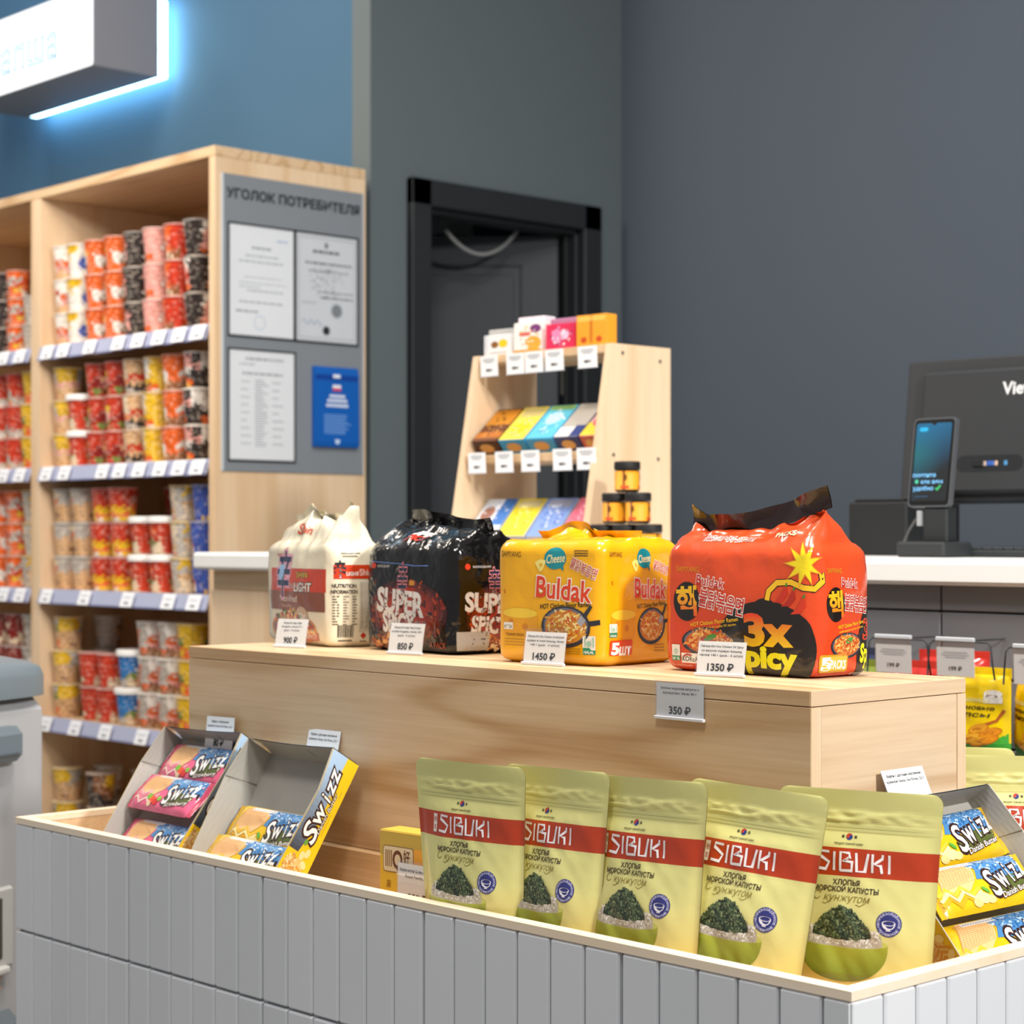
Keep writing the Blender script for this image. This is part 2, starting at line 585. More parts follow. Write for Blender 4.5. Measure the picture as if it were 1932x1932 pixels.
tag(MB().tube([(-4.30, 3.775 + .297 * t, 2.062 + .044 * t - .075 * (1 - (2 * t - 1) ** 2)) for t in [i / 14 for i in range(15)]], .006, '9A9C9A').obj('cable', M_PLAST), 'pale cable sagging in the dark doorway above the panelled door', 'cable')
tag(MB().box((-4.95, 4.27, 2.17), (-4.87, 4.399, 2.26), 'F2F2EA', .006).obj('lamp_box', M_PAPER), 'small white box high on the wall seen through the top of the doorway', 'box')

# --------------------------------------------------------------tiled display bin with its maple riser
BX0, BX1, BY0, BY1, ZR = -2.4555, -1.0215, 1.358, 1.954, .78
binn = thing('display_bin', 'island display bin clad in upright pale grey tiles with a maple rim', 'display stand', (BX0, BY0, 0))
def L3(x, y, z): return (x - BX0, y - BY0, z)
mb = MB()
GR = 'A2A2A4'
mb.box(L3(BX0 + .006, BY0 + .006, 0), L3(BX1 - .006, BY0 + .012, .7715), GR)
mb.box(L3(BX1 - .012, BY0 + .006, 0), L3(BX1 - .006, BY1 - .006, .7715), GR)
mb.box(L3(BX0 + .006, BY1 - .012, 0), L3(BX1 - .006, BY1 - .006, .7715), GR)
mb.box(L3(BX0 + .006, BY0 + .006, 0), L3(BX0 + .012, BY1 - .006, .7715), GR)
def tiles(axis, a0, a1, fixed, sgn):
    a, i = a0 + .001, 0
    while a < a1 - .004:
        b = min(a + .0459, a1 - .001)
        zt_ = .7705
        while zt_ > .02:
            zb = max(zt_ - .1452, .01)
            c = mixc('DEE0E4', 'D5D8DC', random.random())
            if axis == 0:
                mb.box(L3(a, fixed, zb), L3(b, fixed + sgn * .008, zt_), c, .0022)
            else:
                mb.box(L3(fixed, a, zb), L3(fixed + sgn * .008, b, zt_), c, .0022)
            zt_ = zb - .0028
        i += 1
        a = b + (.0042 if i % 6 == 0 else .00215)
tiles(0, BX0, BX1, BY0, 1); tiles(0, BX0, BX1, BY1, -1)
tiles(1, BY0, BY1, BX1, -1); tiles(1, BY0, BY1, BX0, 1)
mb.obj('tile_cladding', M_TILE, binn)
def frame(z0, z1, tk, col):
    m = MB()
    o = [(BX0, BY0), (BX1, BY0), (BX1, BY1), (BX0, BY1)]
    q = [(BX0 + tk, BY0 + tk), (BX1 - tk, BY0 + tk), (BX1 - tk, BY1 - tk), (BX0 + tk, BY1 - tk)]
    for i in range(4):
        j = (i + 1) % 4
        vs = [L3(*p, z) for z in (z0, z1) for p in (o[i], o[j], q[j], q[i])]
        m.add(vs, [(0, 1, 2, 3), (4, 7, 6, 5), (0, 4, 5, 1), (1, 5, 6, 2), (2, 6, 7, 3), (3, 7, 4, 0)], col)
    return m
frame(.7715, ZR, .017, 'F0DDC0').obj('rim', M_EDGE, binn)
m = MB()
for lo, hi in (((BX0 + .012, BY0 + .012, .70), (BX1 - .012, BY0 + .017, .772)), ((BX0 + .012, BY1 - .017, .70), (BX1 - .012, BY1 - .012, .772)),
               ((BX0 + .012, BY0 + .017, .70), (BX0 + .017, BY1 - .017, .772)), ((BX1 - .017, BY0 + .017, .70), (BX1 - .012, BY1 - .017, .772))):
    m.box(L3(*lo), L3(*hi))
m.obj('inner_lining', M_WX, binn)
MB().box(L3(BX0 + .012, BY0 + .012, .70), L3(BX1 - .012, BY1 - .012, .7285)).obj('bin_floor', M_WX, binn)

RX0, RX1, RY0, RY1, RZ = -2.284, -1.20, 1.530, 1.797, 1.018
ris = thing('display_riser', 'maple laminate riser box standing in the tiled bin, noodle packs on top', 'display stand', (RX0, RY0, .7285))
def r3(x, y, z): return (x - RX0, y - RY0, z - .7285)
def rbox(name, lo, hi, mat, b=.0007): return MB().box(r3(*lo), r3(*hi), 'ffffff', b).obj(name, mat, ris)
rbox('top_panel', (RX0, RY0, 1.0022), (RX1 - .001, RY1, RZ), M_WX)
rbox('edge_band', (RX1 - .00098, RY0 + .0003, 1.0023), (RX1, RY1 - .0003, RZ - .0002), M_WY, .0003)
for ya, yb in ((RY0 + .0004, RY0 + .0158), (RY1 - .0158, RY1 - .0004)):
    rbox('edge_band', (RX1 - .0003, ya, .7825), (RX1 + .0003, yb, 1.001), M_WZ, .0002)
rbox('front_panel', (RX0, RY0, .782), (RX1, RY0 + .016, 1.0014), M_WX)
rbox('back_panel', (RX0, RY1 - .016, .782), (RX1, RY1, 1.0014), M_WX)
rbox('side_panel', (RX1 - .0165, RY0 + .0165, .782), (RX1 - .0003, RY1 - .0165, 1.0014), M_WY)
rbox('side_panel', (RX0 + .0003, RY0 + .0165, .782), (RX0 + .0165, RY1 - .0165, 1.0014), M_WY)
rbox('plinth', (RX0 - .012, RY0 - .014, .7287), (RX1 + .012, RY1 + .012, .7815), M_WX)

# --------------------------------------------------------------counter with slat wall front
cnt = thing('service_counter', 'long white topped sales counter behind the tiled bin, maple and grey slat front', 'counter', (-3.63, 2.44, 0))
def c3(x, y, z): return (x + 3.63, y - 2.44, z)
MB().box(c3(-3.63, 2.44, 1.0975), c3(-.6, 3.16, 1.135), 'F1F1EF', .006).obj('worktop', M_PLAST, cnt)
MB().box(c3(-3.612, 2.478, .02), c3(-2.72, 2.496, 1.052), 'ffffff', .001).obj('front_panel', M_WZ, cnt)
MB().box(c3(-3.612, 2.484, 1.0525), c3(-2.72, 2.498, 1.0975), 'ffffff', .001).obj('fascia_board', M_WX, cnt)
MB().box(c3(-3.612, 2.497, .02), c3(-3.594, 3.12, 1.0975), 'ffffff', .001).obj('end_panel', M_WZ, cnt)
m = MB()
zs = [1.0975, 1.0565, .9585, .8585, .7585, .6585, .5, .3, .1]
for xa, xb in ((-2.719, -1.699), (-1.696, -.6)):
    for za, zb in zip(zs, zs[1:]):
        m.box(c3(xa, 2.476, zb + .0025), c3(xb, 2.492, za - .0005), '7B7C80', .0015)
m.box(c3(-2.72, 2.486, .1), c3(-.6, 2.5, 1.0975), '3A3B3D')
m.obj('slat_wall', M_MATTE, cnt)

# --------------------------------------------------------------shelving cabinets
SHZ = [1.712, 1.366, 1.017, .652, .315]
RAIL = 'AEB4CF'
def cabinet(x0, x1, label):
    t = thing('shelving_cabinet', label, 'shelving', (x0, 2.863, 0))
    W_ = x1 - x0
    yb = .494
    for a in (0, W_ - .026):
        MB().box((a, 0, 0), (a + .026, yb, 2.142), 'ffffff', .001).obj('side_panel', M_WZ, t)
    MB().box((0, 0, 2.1425), (W_, yb, 2.169), 'ffffff', .001).obj('top_panel', M_WX, t)
    MB().box((.0265, yb - .012, .05), (W_ - .0265, yb, 2.142)).obj('back_panel', M_WX, t)
    for z in SHZ:
        s = MB().box((.0265, .004, z - .024), (W_ - .0265, yb - .0125, z), 'ffffff', .001).obj('shelf', M_WX, t)
        if z > .5:
            q = MB()
            a, b = .0268, W_ - .0268
            pr = [(.0035, z + .003), (.0015, z + .003), (-.011, z - .034), (-.011, z - .038), (-.008, z - .038), (.0035, z - .004)]
            q.prism(pr, a, b, 0, RAIL)
            q.box((a, -.0125, z - .039), (b, -.009, z - .035), '8C93B8')
            q.obj('price_rail', M_PLAST, s)
    MB().box((.0265, .03, 0), (W_ - .0265, .045, .06)).obj('toe_board', M_WX, t)
    return t
cabinet(-5.058, -4.157, 'maple shelving cabinet full of noodle cups, with the notice board on its end')
cabinet(-5.960, -5.0585, 'maple shelving cabinet half cut by the picture edge, behind the grey cart')

def shelf_tags(row, xs, z, cab):
    for i, x in enumerate(xs):
        m = MB()
        # leaning like the rail
        M = TM((x, 2.863 - .0125, z - .0175), 0, R(-19))
        m.box((-.029, -.0012, -.0205), (.029, 0, .0205), 'F8FAFF', 0, M)
        S0 = lambda u, v, M=M: (M @ Vector((u, -.0012, v)), Vector((0, -1, .3)))
        decal(m, S0, rect(-.021, .007, .021, .009), 'B9BEC8'); decal(m, S0, rect(-.017, .002, .017, .004), 'B9BEC8'); decal(m, S0, rect(-.012, -.013, .012, -.007), '70747C')
        n = len(xs) - i
        lab = 'price card on the %s shelf rail of the %s, %s from its end' % (row, cab, ORD[n - 1])
        tag(m.obj('shelf_price_card', M_PAPER), lab, 'price tag', 'price cards on the %s shelf rail' % row)
ORD = ['first', 'second', 'third', 'fourth', 'fifth', 'sixth', 'seventh', 'eighth', 'ninth']
shelf_tags('top', [-4.97, -4.883, -4.741, -4.594, -4.496, -4.396, -4.301, -4.214], SHZ[0], 'end cabinet')
shelf_tags('second', [-4.976, -4.877, -4.675, -4.588, -4.491, -4.391, -4.301, -4.216], SHZ[1], 'end cabinet')
shelf_tags('third', [-4.976, -4.769, -4.549, -4.351, -4.233], SHZ[2], 'end cabinet')
shelf_tags('fourth', [-4.979, -4.82, -4.661, -4.478], SHZ[3], 'end cabinet')
for k, nm in enumerate(('top', 'second', 'third')):
    shelf_tags(nm, [-5.224, -5.127], SHZ[k], 'cut-off cabinet')

# --------------------------------------------------------------noodle cups
PAL = dict(W='F2ECE4', O='E8651E', R='CC3A1E', D='8A1C14', Y='EFC024', B='3A58B4', K='2C2523', P='EBA79C', T='DBAE7E', N='8E5C38', G='BDB4AA', E='EAD4B4', V='78893E', C='1F7CC6', L='F4F4F4')
# name: (art rows, look, has lid)
DES = {
 'wo': ('WWWW/WORW/OWWO/PWWP/TTTT/TNTT', 'white and orange banded', 0), 'by': ('WWYY/WYYW/BBWW/BBWW/WWWW/WWWW', 'tall white cup with blue block,', 0),
 'or': ('OOOO/ONYO/WWWO/WGWO/ONNO/OOOO', 'bright orange', 0), 'kp': ('KPKK/KPPK/KRPK/KPPK/KWKK/KKKK', 'slim black and pink', 0),
 'pk': ('PPPP/PPPP/PWPP/PPPP/PPNO/PPOP', 'pale pink', 0), 'ro': ('ROOR/ROOR/RPPR/ROOR/RNEN/RNEN', 'orange red', 0),
 'kd': ('KWWK/KPPK/KPRK/KPPK/KOOK/KKKK', 'black and pink', 0), 'dr': ('DDND/DNND/DNDD/DDND/DNND/DDDD', 'dark red', 0),
 'tb': ('YGGY/YGGY/PPPP/TTTT/TNOT/TTTT', 'beige cup with yellow top and pink band,', 0), 'gw': ('GGGG/GNGG/GTTG/GGGG/GNNG/GGGG', 'greyish white', 0),
 'rl': ('RRRR/RROR/RRRR/RVVE/REEE/RREE', 'white lidded red', 1), 'rk': ('RRRR/RYYR/DPPR/DPPD/VDVR/ROOR', 'dark-faced red', 0),
 'rb': ('TEET/TNET/REER/TOOT/KOGK/GKGG', 'tan and red', 0), 'yw': ('YWWY/YWWY/YWWY/YYYY/YYNO/YYOW', 'yellow and white', 0),
 'ow': ('OOOO/OOOO/WWWO/OWWO/NNTN/NTTN', 'orange cup with white block,', 0), 'ko': ('WGPK/WWPP/KWWK/KKKK/KOOK/KOYK', 'black cup with orange food picture,', 0),
 'be': ('GEEG/GROG/TTTT/TTTT/TNNT/TTTT', 'beige', 0), 'ry': ('RRRR/RPRR/ROOR/YOYY/OYYO/YYYW', 'red fading to yellow', 0),
 'ty': ('YYEG/GGEG/TTGG/EDTG/EEEG/GGRG', 'tan and yellow flared', 0), 'bl': ('BBBB/BWBB/BOBB/BBOB/BBWB/YBBB', 'dark blue', 0),
 'bc': ('CCCC/CCCC/CWCC/VEKC/EOEG/EEEG', 'white lidded blue', 1), 'rr': ('RRRR/RPRR/RRRR/RERR/EEER/EERR', 'red cup with pale corner,', 0),
 'o2': ('WOWG/WOOG/OWOG/PPPG/NTNO/NTTN', 'orange and white zigzag', 0), 'yl': ('YYYY/YYYY/YVVY/OOOY/OOYO/YYOO', 'lemon yellow', 0),
 't2': ('YGGY/YGVY/TTTT/TTTT/NTOT/TTTT', 'beige cup with yellow corners,', 0), 'g2': ('GWNG/WWNG/WPNG/GWNG/GNNG/GGGG', 'white and brown', 0),
 'dk': ('NYNK/NYNK/NNNK/KNNK/KKKK/KKKK', 'dark brown', 0), 'r2': ('RRRR/RROR/RRRR/RGGR/GTTG/WTOG', 'wide red bowl cup with white arc,', 0),
 'd2': ('DDDD/DPED/DDDD/EEDD/EDEE/DDDD', 'maroon', 0), 'oy': ('OOOO/GRRG/ROOG/YOOO/OWGO/OOTO', 'orange and grey', 0),
}
_cup = {}
def cup_mesh(k):
    if k not in _cup:
        art, look, lid = DES[k]
        rows = art.split('/')
        H, r0, r1 = .0945, .0335, .0425
        nr = 16
        prof = [(r0 - .003, 0), (r0, .002)] + [(r0 + (r1 - r0) * (j / nr), .002 + (H - .006) * j / nr) for j in range(1, nr + 1)]
        prof += [(r1 + .002, H - .003), (r1 + .002, H), (r1 - .001, H + .0005), (0.0005, H - .001)]
        rc = random.Random(k)
        def col(a, i):
            if i < 1: return 'C8B8A4'
            if i <= nr:
                q = 5 - (i - 1) * 6 / nr
                rr = rows[min(5, max(0, int(q + rc.uniform(-.2, .75))))]
                c = PAL[rr[int(a * 8 + rc.uniform(-.22, .22)) % 4]]
                t = rc.random()
                return mixc(c, '3A1E12', (t - .55) * .9) if t > .55 else mixc(c, 'F6E8D8', (.3 - t) * 1.1)
            return mixc(PAL[rows[0][0]], 'F4EEE8', .35) if i < nr + 3 else mixc(PAL[rows[0][0]], 'E8E0D8', .6)
        _cup[k] = MB().lathe(prof, 32, col).mesh('noodle_cup')
        _cup[k].materials.append(M_CUP)
        if 'lid' not in _cup:
            p2 = [(r1 + .0045, 0), (r1 + .0055, .003), (r1 + .0055, .012), (r1 + .003, .016), (r1 - .004, .017), (r1 - .006, .0145), (.0005, .0145)]
            _cup['lid'] = MB().lathe(p2, 32, 'F4F4F2').mesh('lid')
            _cup['lid'].materials.append(M_PLAST)
    return _cup[k]
TIER = {1: ['single'], 2: ['bottom', 'top'], 3: ['bottom', 'middle', 'top']}
def cup_stack(shelf, row, x, k, n, nth, y=2.925, sc=1.0, cab='', behind=False):
    art, look, lid = DES[k]
    for j in range(n):
        me = cup_mesh(k)
        o = D.objects.new('noodle_cup', me)
        COL.objects.link(o)
        pitch = (.0965 if not lid else .104) * sc
        o.location = (x + random.uniform(-.002, .002), y + random.uniform(-.003, .003), SHZ[shelf] + .0005 + j * pitch)
        o.rotation_euler = (0, 0, R(-48) + random.uniform(-.35, .35))
        o.scale = (sc, sc, sc)
        word = look if 'cup' in look else look + ' noodle cup,'
        if behind:
            lab = '%s deep on the %s shelf, %s from end panel, %s' % (word, row, ORD[nth], TIER[n][j])
        else:
            lab = '%s %s shelf%s, %s from %s, %s' % (word, row, cab, ORD[nth], 'divider' if cab else 'end panel', TIER[n][j])
        tag(o, lab.replace(',,', ','), 'noodle cup', 'noodle cups on the %s shelf' % row + cab)
        if lid:
            l = D.objects.new('lid', _cup['lid'])
            COL.objects.link(l)
            l.parent = o
            l.location = (0, 0, .086)
            if j == 0: l['label'] = 'white plastic lid'
def cup_row(shelf, row, items):
    n_ = len(items)
    for i, (x, k, n) in enumerate(items):
        cup_stack(shelf, row, x, k, n, n_ - 1 - i)
cup_row(0, 'top', [(-5.030 + .05, 'wo', 3), (-4.908, 'by', 3), (-4.812, 'or', 3), (-4.712, 'or', 3), (-4.610, 'kp', 3), (-4.512, 'pk', 3), (-4.414, 'ro', 3), (-4.316, 'kd', 3)])
cup_row(1, 'second', [(-5.0 + .02, 'tb', 3), (-4.9, 'rl', 2), (-4.803, 'rk', 3), (-4.706, 'rk', 3), (-4.610, 'rb', 3), (-4.514, 'yw', 3), (-4.417, 'ow', 3), (-4.318, 'ko', 3)])
cup_row(2, 'third', [(-4.98, 'be', 3), (-4.883, 'be', 3), (-4.78, 'ry', 3), (-4.682, 'ry', 3), (-4.578, 'rl', 2), (-4.478, 'rl', 2), (-4.378, 'ty', 3), (-4.282, 'bl', 3)])
cup_row(3, 'fourth', [(-4.98, 't2', 3), (-4.84, 'rr', 2), (-4.744, 'rr', 2), (-4.64, 'bc', 2), (-4.54, 'o2', 3), (-4.442, 'o2', 3), (-4.344, 'yl', 3)])
cup_row(4, 'lowest', [(-4.98, 't2', 2), (-4.80, 'dk', 2)])
for sh, nm, x, y, k, n, nth in ((0, 'top', -4.86, 3.05, 'dr', 3, 6), (0, 'top', -4.76, 3.06, 'dr', 3, 5), (1, 'second', -4.95, 3.05, 'gw', 3, 7), (2, 'third', -4.60, 3.05, 'dr', 3, 3), (2, 'third', -4.50, 3.05, 'dr', 3, 2),
                         (3, 'fourth', -4.955, 3.04, 'gw', 3, 6), (4, 'lowest', -4.95, 3.04, 'g2', 2, 1), (4, 'lowest', -4.77, 3.05, 'g2', 2, 0), (1, 'second', -4.90, 3.06, 'dk', 3, 6)):
    cup_stack(sh, nm, x, k, n, nth, y, 1.0, '', True)
for sh, nm, items in ((0, 'top', [(-5.35, 'kd', 3), (-5.262, 'oy', 3), (-5.17, 'gw', 2)]), (1, 'second', [(-5.36, 'r2', 3), (-5.262, 'r2', 3), (-5.165, 'yl', 3)]), (2, 'third', [(-5.36, 'or', 3), (-5.265, 'oy', 3), (-5.165, 'ty', 3)]), (3, 'fourth', [(-5.36, 'd2', 3), (-5.265, 'd2', 3), (-5.165, 'g2', 3)])):
    for i, (x, k, n) in enumerate(items):
        cup_stack(sh, nm, x, k, n, len(items) - 1 - i, 2.925, .86 if sh == 0 else 1.0, ' of cut-off cabinet')

# --------------------------------------------------------------notice board on the cabinet end
ib = thing('notice_board', 'grey consumer notice board with black heading on the maple cabinet end', 'notice board', (-4.1568, 2.882, 1.337))
m = MB()
m.box((0, 0, 0), (.004, .464, .764), '83898F', .0006)
m.box((.0002, -.0005, 0), (.0046, .006, .764), 'C3CBD3', .0005)
m.box((.0002, .459, 0), (.0046, .4645, .764), 'A3A9AF', .0005)
m.obj('back_plate', M_PLAST, ib)
m = MB()
SB = planeS((.004, 0, 0), (0, 1, 0), (0, 0, 1), (1, 0, 0))
decal(m, SB, T('УГОЛОК ПОТРЕБИТЕЛЯ', .232, .716, .0245, .432, bold=.035), '14161A', 2)
m.obj('heading_lettering', M_PAPER, ib)
DOC = [(.018, .347, .231, .641), (.231, .347, .444, .641), (.018, .026, .233, .318)]
for y0, z0, y1, z1 in DOC:
    m = MB()
    for lo, hi in (((y0, z0), (y1, z0 + .005)), ((y0, z1 - .004), (y1, z1)), ((y0, z0), (y0 + .004, z1)), ((y1 - .004, z0), (y1, z1))):
        m.box((.004, lo[0], lo[1]), (.0075, hi[0], hi[1]), '1A1D20')
    m.obj('pocket_frame', M_PLAST, ib)
rg = random.Random(3)
def doc(y0, z0, y1, z1, base, lines, extra, label):
    m = MB()
    m.box((0, 0, 0), (.0008, y1 - y0, z1 - z0), base)
    S = planeS((.0008, 0, 0), (0, 1, 0), (0, 0, 1), (1, 0, 0))
    for a, b, z, hh, c in lines:
        x = a
        while x < b - .004:
            l = rg.uniform(.006, .022)
            decal(m, S, rect(x, z, min(x + l, b), z + hh), c, 1)
            x += l + .003
    extra(m, S)
    tag(m.obj('document', M_PAPER, None, (-4.1568 + .0043, 2.882 + y0, 1.337 + z0)), label, 'document', 'papers on the notice board')
W0, H0 = .205, .284
def e1(m, S):
    decal(m, S, stroke([(.095 + .018 * cos(a), .035 + .018 * sin(a)) for a in [i * .5 for i in range(14)]], .0015), '9FB0D0', 2)
doc(.0225, .3525, .2265, .6365, 'DDE1E6', [(.07, .135, .225, .006, '9DA2A8'), (.05, .155, .205, .004, 'A8ADB3'), (.03, .17, .19, .004, 'A8ADB3'), (.045, .165, .15, .003, 'BBC0C6'), (.03, .18, .135, .003, 'BBC0C6'), (.03, .1, .125, .003, 'B4B9BF'), (.055, .17, .115, .004, 'AEB3B9'), (.03, .17, .085, .004, 'A4A9AF'), (.02, .09, .06, .005, '989DA3'), (.15, .185, .25, .004, '9FB0D0')], e1, 'plain white typed certificate in the pocket under the heading start')
def e2(m, S):
    for a, b, c, d in ((.008, .008, .197, .0095), (.008, .274, .197, .2755), (.008, .008, .0095, .275), (.1955, .008, .197, .275)):
        decal(m, S, rect(a, b, c, d), '8F959B', 1)
    decal(m, S, star(.135, .085, .022, .015, 12), '7C8288', 2); decal(m, S, star(.1, .03, .013, .011, 14), '2A2D31', 2)
    decal(m, S, ell(.1, .257, .006, .008), '70767C', 2)
    decal(m, S, stroke([(.02 + i * .006, .05 + .008 * sin(i * 1.7)) for i in range(12)], .002), '7F96BE', 2)
    specks(m, S, .1, .16, .06, .045, 90, .004, ['B4B8BD', 'A8ACB2', 'BEC2C6'], 1, rnd=rg)
doc(.2355, .3525, .4395, .6365, 'C9CED4', [(.055, .15, .235, .008, '6E747A'), (.03, .185, .205, .006, '7A8086'), (.04, .175, .185, .004, '9298A0'), (.07, .19, .13, .004, '8A9096'), (.08, .19, .115, .005, '80868C'), (.02, .07, .1, .003, '9AA0A6')], e2, 'grey bordered certificate with dark seals, beside the plain white one')
def e3(m, S):
    for i in range(26):
        decal(m, S, rect(.08, .205 - i * .0068, .08 + rg.uniform(.02, .045), .2075 - i * .0068), 'A6ABB1', 1)
    for i in range(9):
        decal(m, S, rect(.035, .2 - i * .02, .035 + rg.uniform(.015, .035), .2035 - i * .02), 'BABFC4', 1)
        decal(m, S, rect(.135, .2 - i * .02, .135 + rg.uniform(.02, .04), .2035 - i * .02), 'B2B7BD', 1)
doc(.0225, .0315, .2285, .3135, 'DDE1E6', [(.05, .175, .258, .006, '9DA2A8'), (.03, .08, .245, .004, 'AEB3B9'), (.04, .17, .22, .006, 'A2A7AD')], e3, 'white typed list in the lower pocket of the notice board')
m = MB()
m.prism([(0, 0), (.012, 0), (.015, .014), (.013, .196), (.008, .214), (0, .214)], 0, .15, 1, '0C5CB4')
S = planeS((.0146, 0, 0), (0, 1, 0), (-.01, 0, 1), (1, 0, 0))
decal(m, S, rect(.004, .178, .146, .192), '0A3F96', 1)
decal(m, S, rect(.062, .185, .086, .194), 'EAF0FA', 2); decal(m, S, rect(.06, .158, .088, .166), 'F2F4FA', 2); decal(m, S, rect(.06, .15, .088, .158), 'D04058', 2)
for i, (wd, z, hh) in enumerate(((.05, .132, .008), (.066, .12, .008), (.074, .107, .008))):
    x = .075 - wd / 2
    while x < .075 + wd / 2 - .004:
        decal(m, S, rect(x, z, x + .006, z + hh), 'E4ECF8', 2); x += .0075
for i in range(9):
    decal(m, S, rect(.03, .084 - i * .006, .03 + rg.uniform(.07, .092), .0865 - i * .006), '78A4DC', 2)
decal(m, S, poly([(.066, .02), (.084, .02), (.08, .008), (.07, .008)]), 'C8DCF4', 2)
tag(m.obj('booklet', M_CARD, None, (-4.1525, 3.1695, 1.409)), 'bright blue booklet hanging at the lower corner of the notice board', 'booklet')

# --------------------------------------------------------------light box sign on the blue wall
sg = thing('lightbox_sign', 'glowing white lightbox sign with thin pale blue lettering on the blue wall', 'sign', (-5.944, 3.1, 2.585))
SW, SH = .805, .243
m = MB()
m.box((0, .002, 0), (SW, .232, .003), '74767E'); m.box((0, .002, SH - .003), (SW, .232, SH), '74767E')
m.box((0, .002, .003), (.003, .232, SH - .003), '74767E'); m.box((SW - .003, .002, .003), (SW, .232, SH - .003), '74767E')
m.obj('case', M_PLAST, sg)
m = MB()
m.prism(rrect(.002, .002, SW - .002, SH - .002, .012)[0], 0, .006, 1, 'FFFFFF')
m.obj('lit_face', M_SIGN, sg)
m = MB()
SS = planeS((0, 0, 0), (1, 0, 0), (0, 0, 1))
decal(m, SS, T('лапша', .378, .1145, .105, .44, bold=.026), (.10, .27, .38), 6)
decal(m, SS, T('лапша', .378, .1145, .105, .44, bold=-.018), (.95, 1.0, 1.0), 12)
m.obj('lettering', M_SIGN, sg)
m = MB()
m.box((.012, .2325, .001), (SW - .001, .266, SH - .001), 'ffffff', .004)
m.obj('led_strip', M_HALO, sg)
m = MB()
m.box((.2, .2661, .08), (.6, .2995, .16), '6E7074')
m.obj('wall_bracket', M_MATTE, sg)

# ---------------------------------------------------------------- noodle multipacks on the riser
def bag_surface(W, Dp, H, roof=.05, rise=.022, yfin=0.0, bulge=.006, amp=.0035, seed=0, tuck=.012, finz=None):
    hx, hy = W / 2, Dp / 2
    def section(s, z):
        P = 2 * (W + Dp)
        s = s % P
        t = z / H
        r = .014
        zz = z
        ax, ay = hx, hy
        y0 = 0
        if z < tuck:
            q = tuck - sqrt(max(0, tuck ** 2 - (tuck - z) ** 2))
            ax -= q; ay -= q
        if z > H - .014:
            q = min(1, (z - (H - .014)) / .014) ** 2 * .008
            ax -= q * .7; ay -= q
        if s < Dp: x0_ = hx
        elif s < Dp + W: x0_ = hx - 2 * hx * (s - Dp) / W
        elif s < 2 * Dp + W: x0_ = -hx
        else: x0_ = -hx + 2 * hx * (s - 2 * Dp - W) / W
        if z > H:
            k = min(1, (z - H) / roof)
            ax -= .008 * k
            ay = ay * (1 - k) + .0022 * k
            y0 = yfin * k
            zz = H + rise * (1 - (1 - k) ** 1.7) + (finz(max(0, min(1, .5 + x0_ / W))) if finz else 0) * k ** 1.5
        r = min(r, ax * .8, ay * .8)
        # perimeter: front (left to right) ends at s = 0, then right side, back, left side
        if s < Dp: x, y = ax, -ay + 2 * ay * s / Dp
        elif s < Dp + W: x, y = ax - 2 * ax * (s - Dp) / W, ay
        elif s < 2 * Dp + W: x, y = -ax, ay - 2 * ay * (s - Dp - W) / Dp
        else: x, y = -ax + 2 * ax * (s - 2 * Dp - W) / W, -ay
        qx, qy = max(-(ax - r), min(ax - r, x)), max(-(ay - r), min(ay - r, y))
        d = Vector((x - qx, y - qy))
        nrm = d.normalized() if d.length > 1e-9 else Vector((0, -1))
        px, py = qx + nrm.x * r, qy + nrm.y * r
        # panels swell a little
        f = max(0, sin(pi * min(1, t)))
        b = bulge * f * (1 - (abs(px) / ax) ** 2 if abs(nrm.y) > .7 else (1 - (abs(py) / max(ay, 1e-4)) ** 2))
        edge = .35 + .9 * max(0, (t - .72) / .28) ** 1.5 + .5 * max(0, (.16 - t) / .16)
        ns = noise.noise(Vector((px * 13 + seed * 3.1, py * 13, zz * 13))) * amp * .7 * edge + noise.noise(Vector((px * 48 + seed, py * 48 + 5, zz * 40))) * amp * .45 * edge
        a = b + ns
        return Vector((px + nrm.x * a - hx, py + nrm.y * a + hy + y0, zz + (ns * .8 if z > H else 0)))
    def S(s, z):
        z = max(0.0005, z)
        p = section(s, z)
        e = .0016
        du = section(s + e, z) - section(s - e, z)
        dv = section(s, z + e) - section(s, max(0, z - e))
        n = du.cross(dv)
        if n.length < 1e-12: n = Vector((0, -1, 0))
        return p, n.normalized()
    return section, S

def noodle_pan(mb, S, cx, cy, rx, ry, lay, cols, rim='2E2F38', seed=1, vmin=.004, handle=None):
    rnd = random.Random(seed)
    if handle:
        decal(mb, S, stroke(handle, rx * .16), '2A2B33', lay, .01)
    decal(mb, S, ell(cx, cy, rx, ry, 30, vmin=vmin), rim, lay, .01)
    decal(mb, S, ell(cx, cy + ry * .05, rx * .9, ry * .86, 30, vmin=vmin), '6C6F7C', lay + .5, .01)
    decal(mb, S, ell(cx, cy, rx * .84, ry * .8, 30, vmin=vmin), cols[0], lay + 1, .01)
    for _ in range(150):
        a, q = rnd.uniform(0, 2 * pi), sqrt(rnd.random()) * .76
        x, y = cx + rx * q * cos(a), cy + ry * q * sin(a)
        th, cv = rnd.uniform(0, pi), rnd.uniform(-2, 2)
        pts = []
        l = rx * rnd.uniform(.12, .26)
        for i in range(5):
            pts.append((x, y)); x += l / 4 * cos(th); y += l / 4 * sin(th) * .7; th += cv / 4
        if min(p[1] for p in pts) > vmin:
            decal(mb, S, stroke(pts, rx * .055), rnd.choice(cols[1:]), lay + 1.5 + rnd.random())

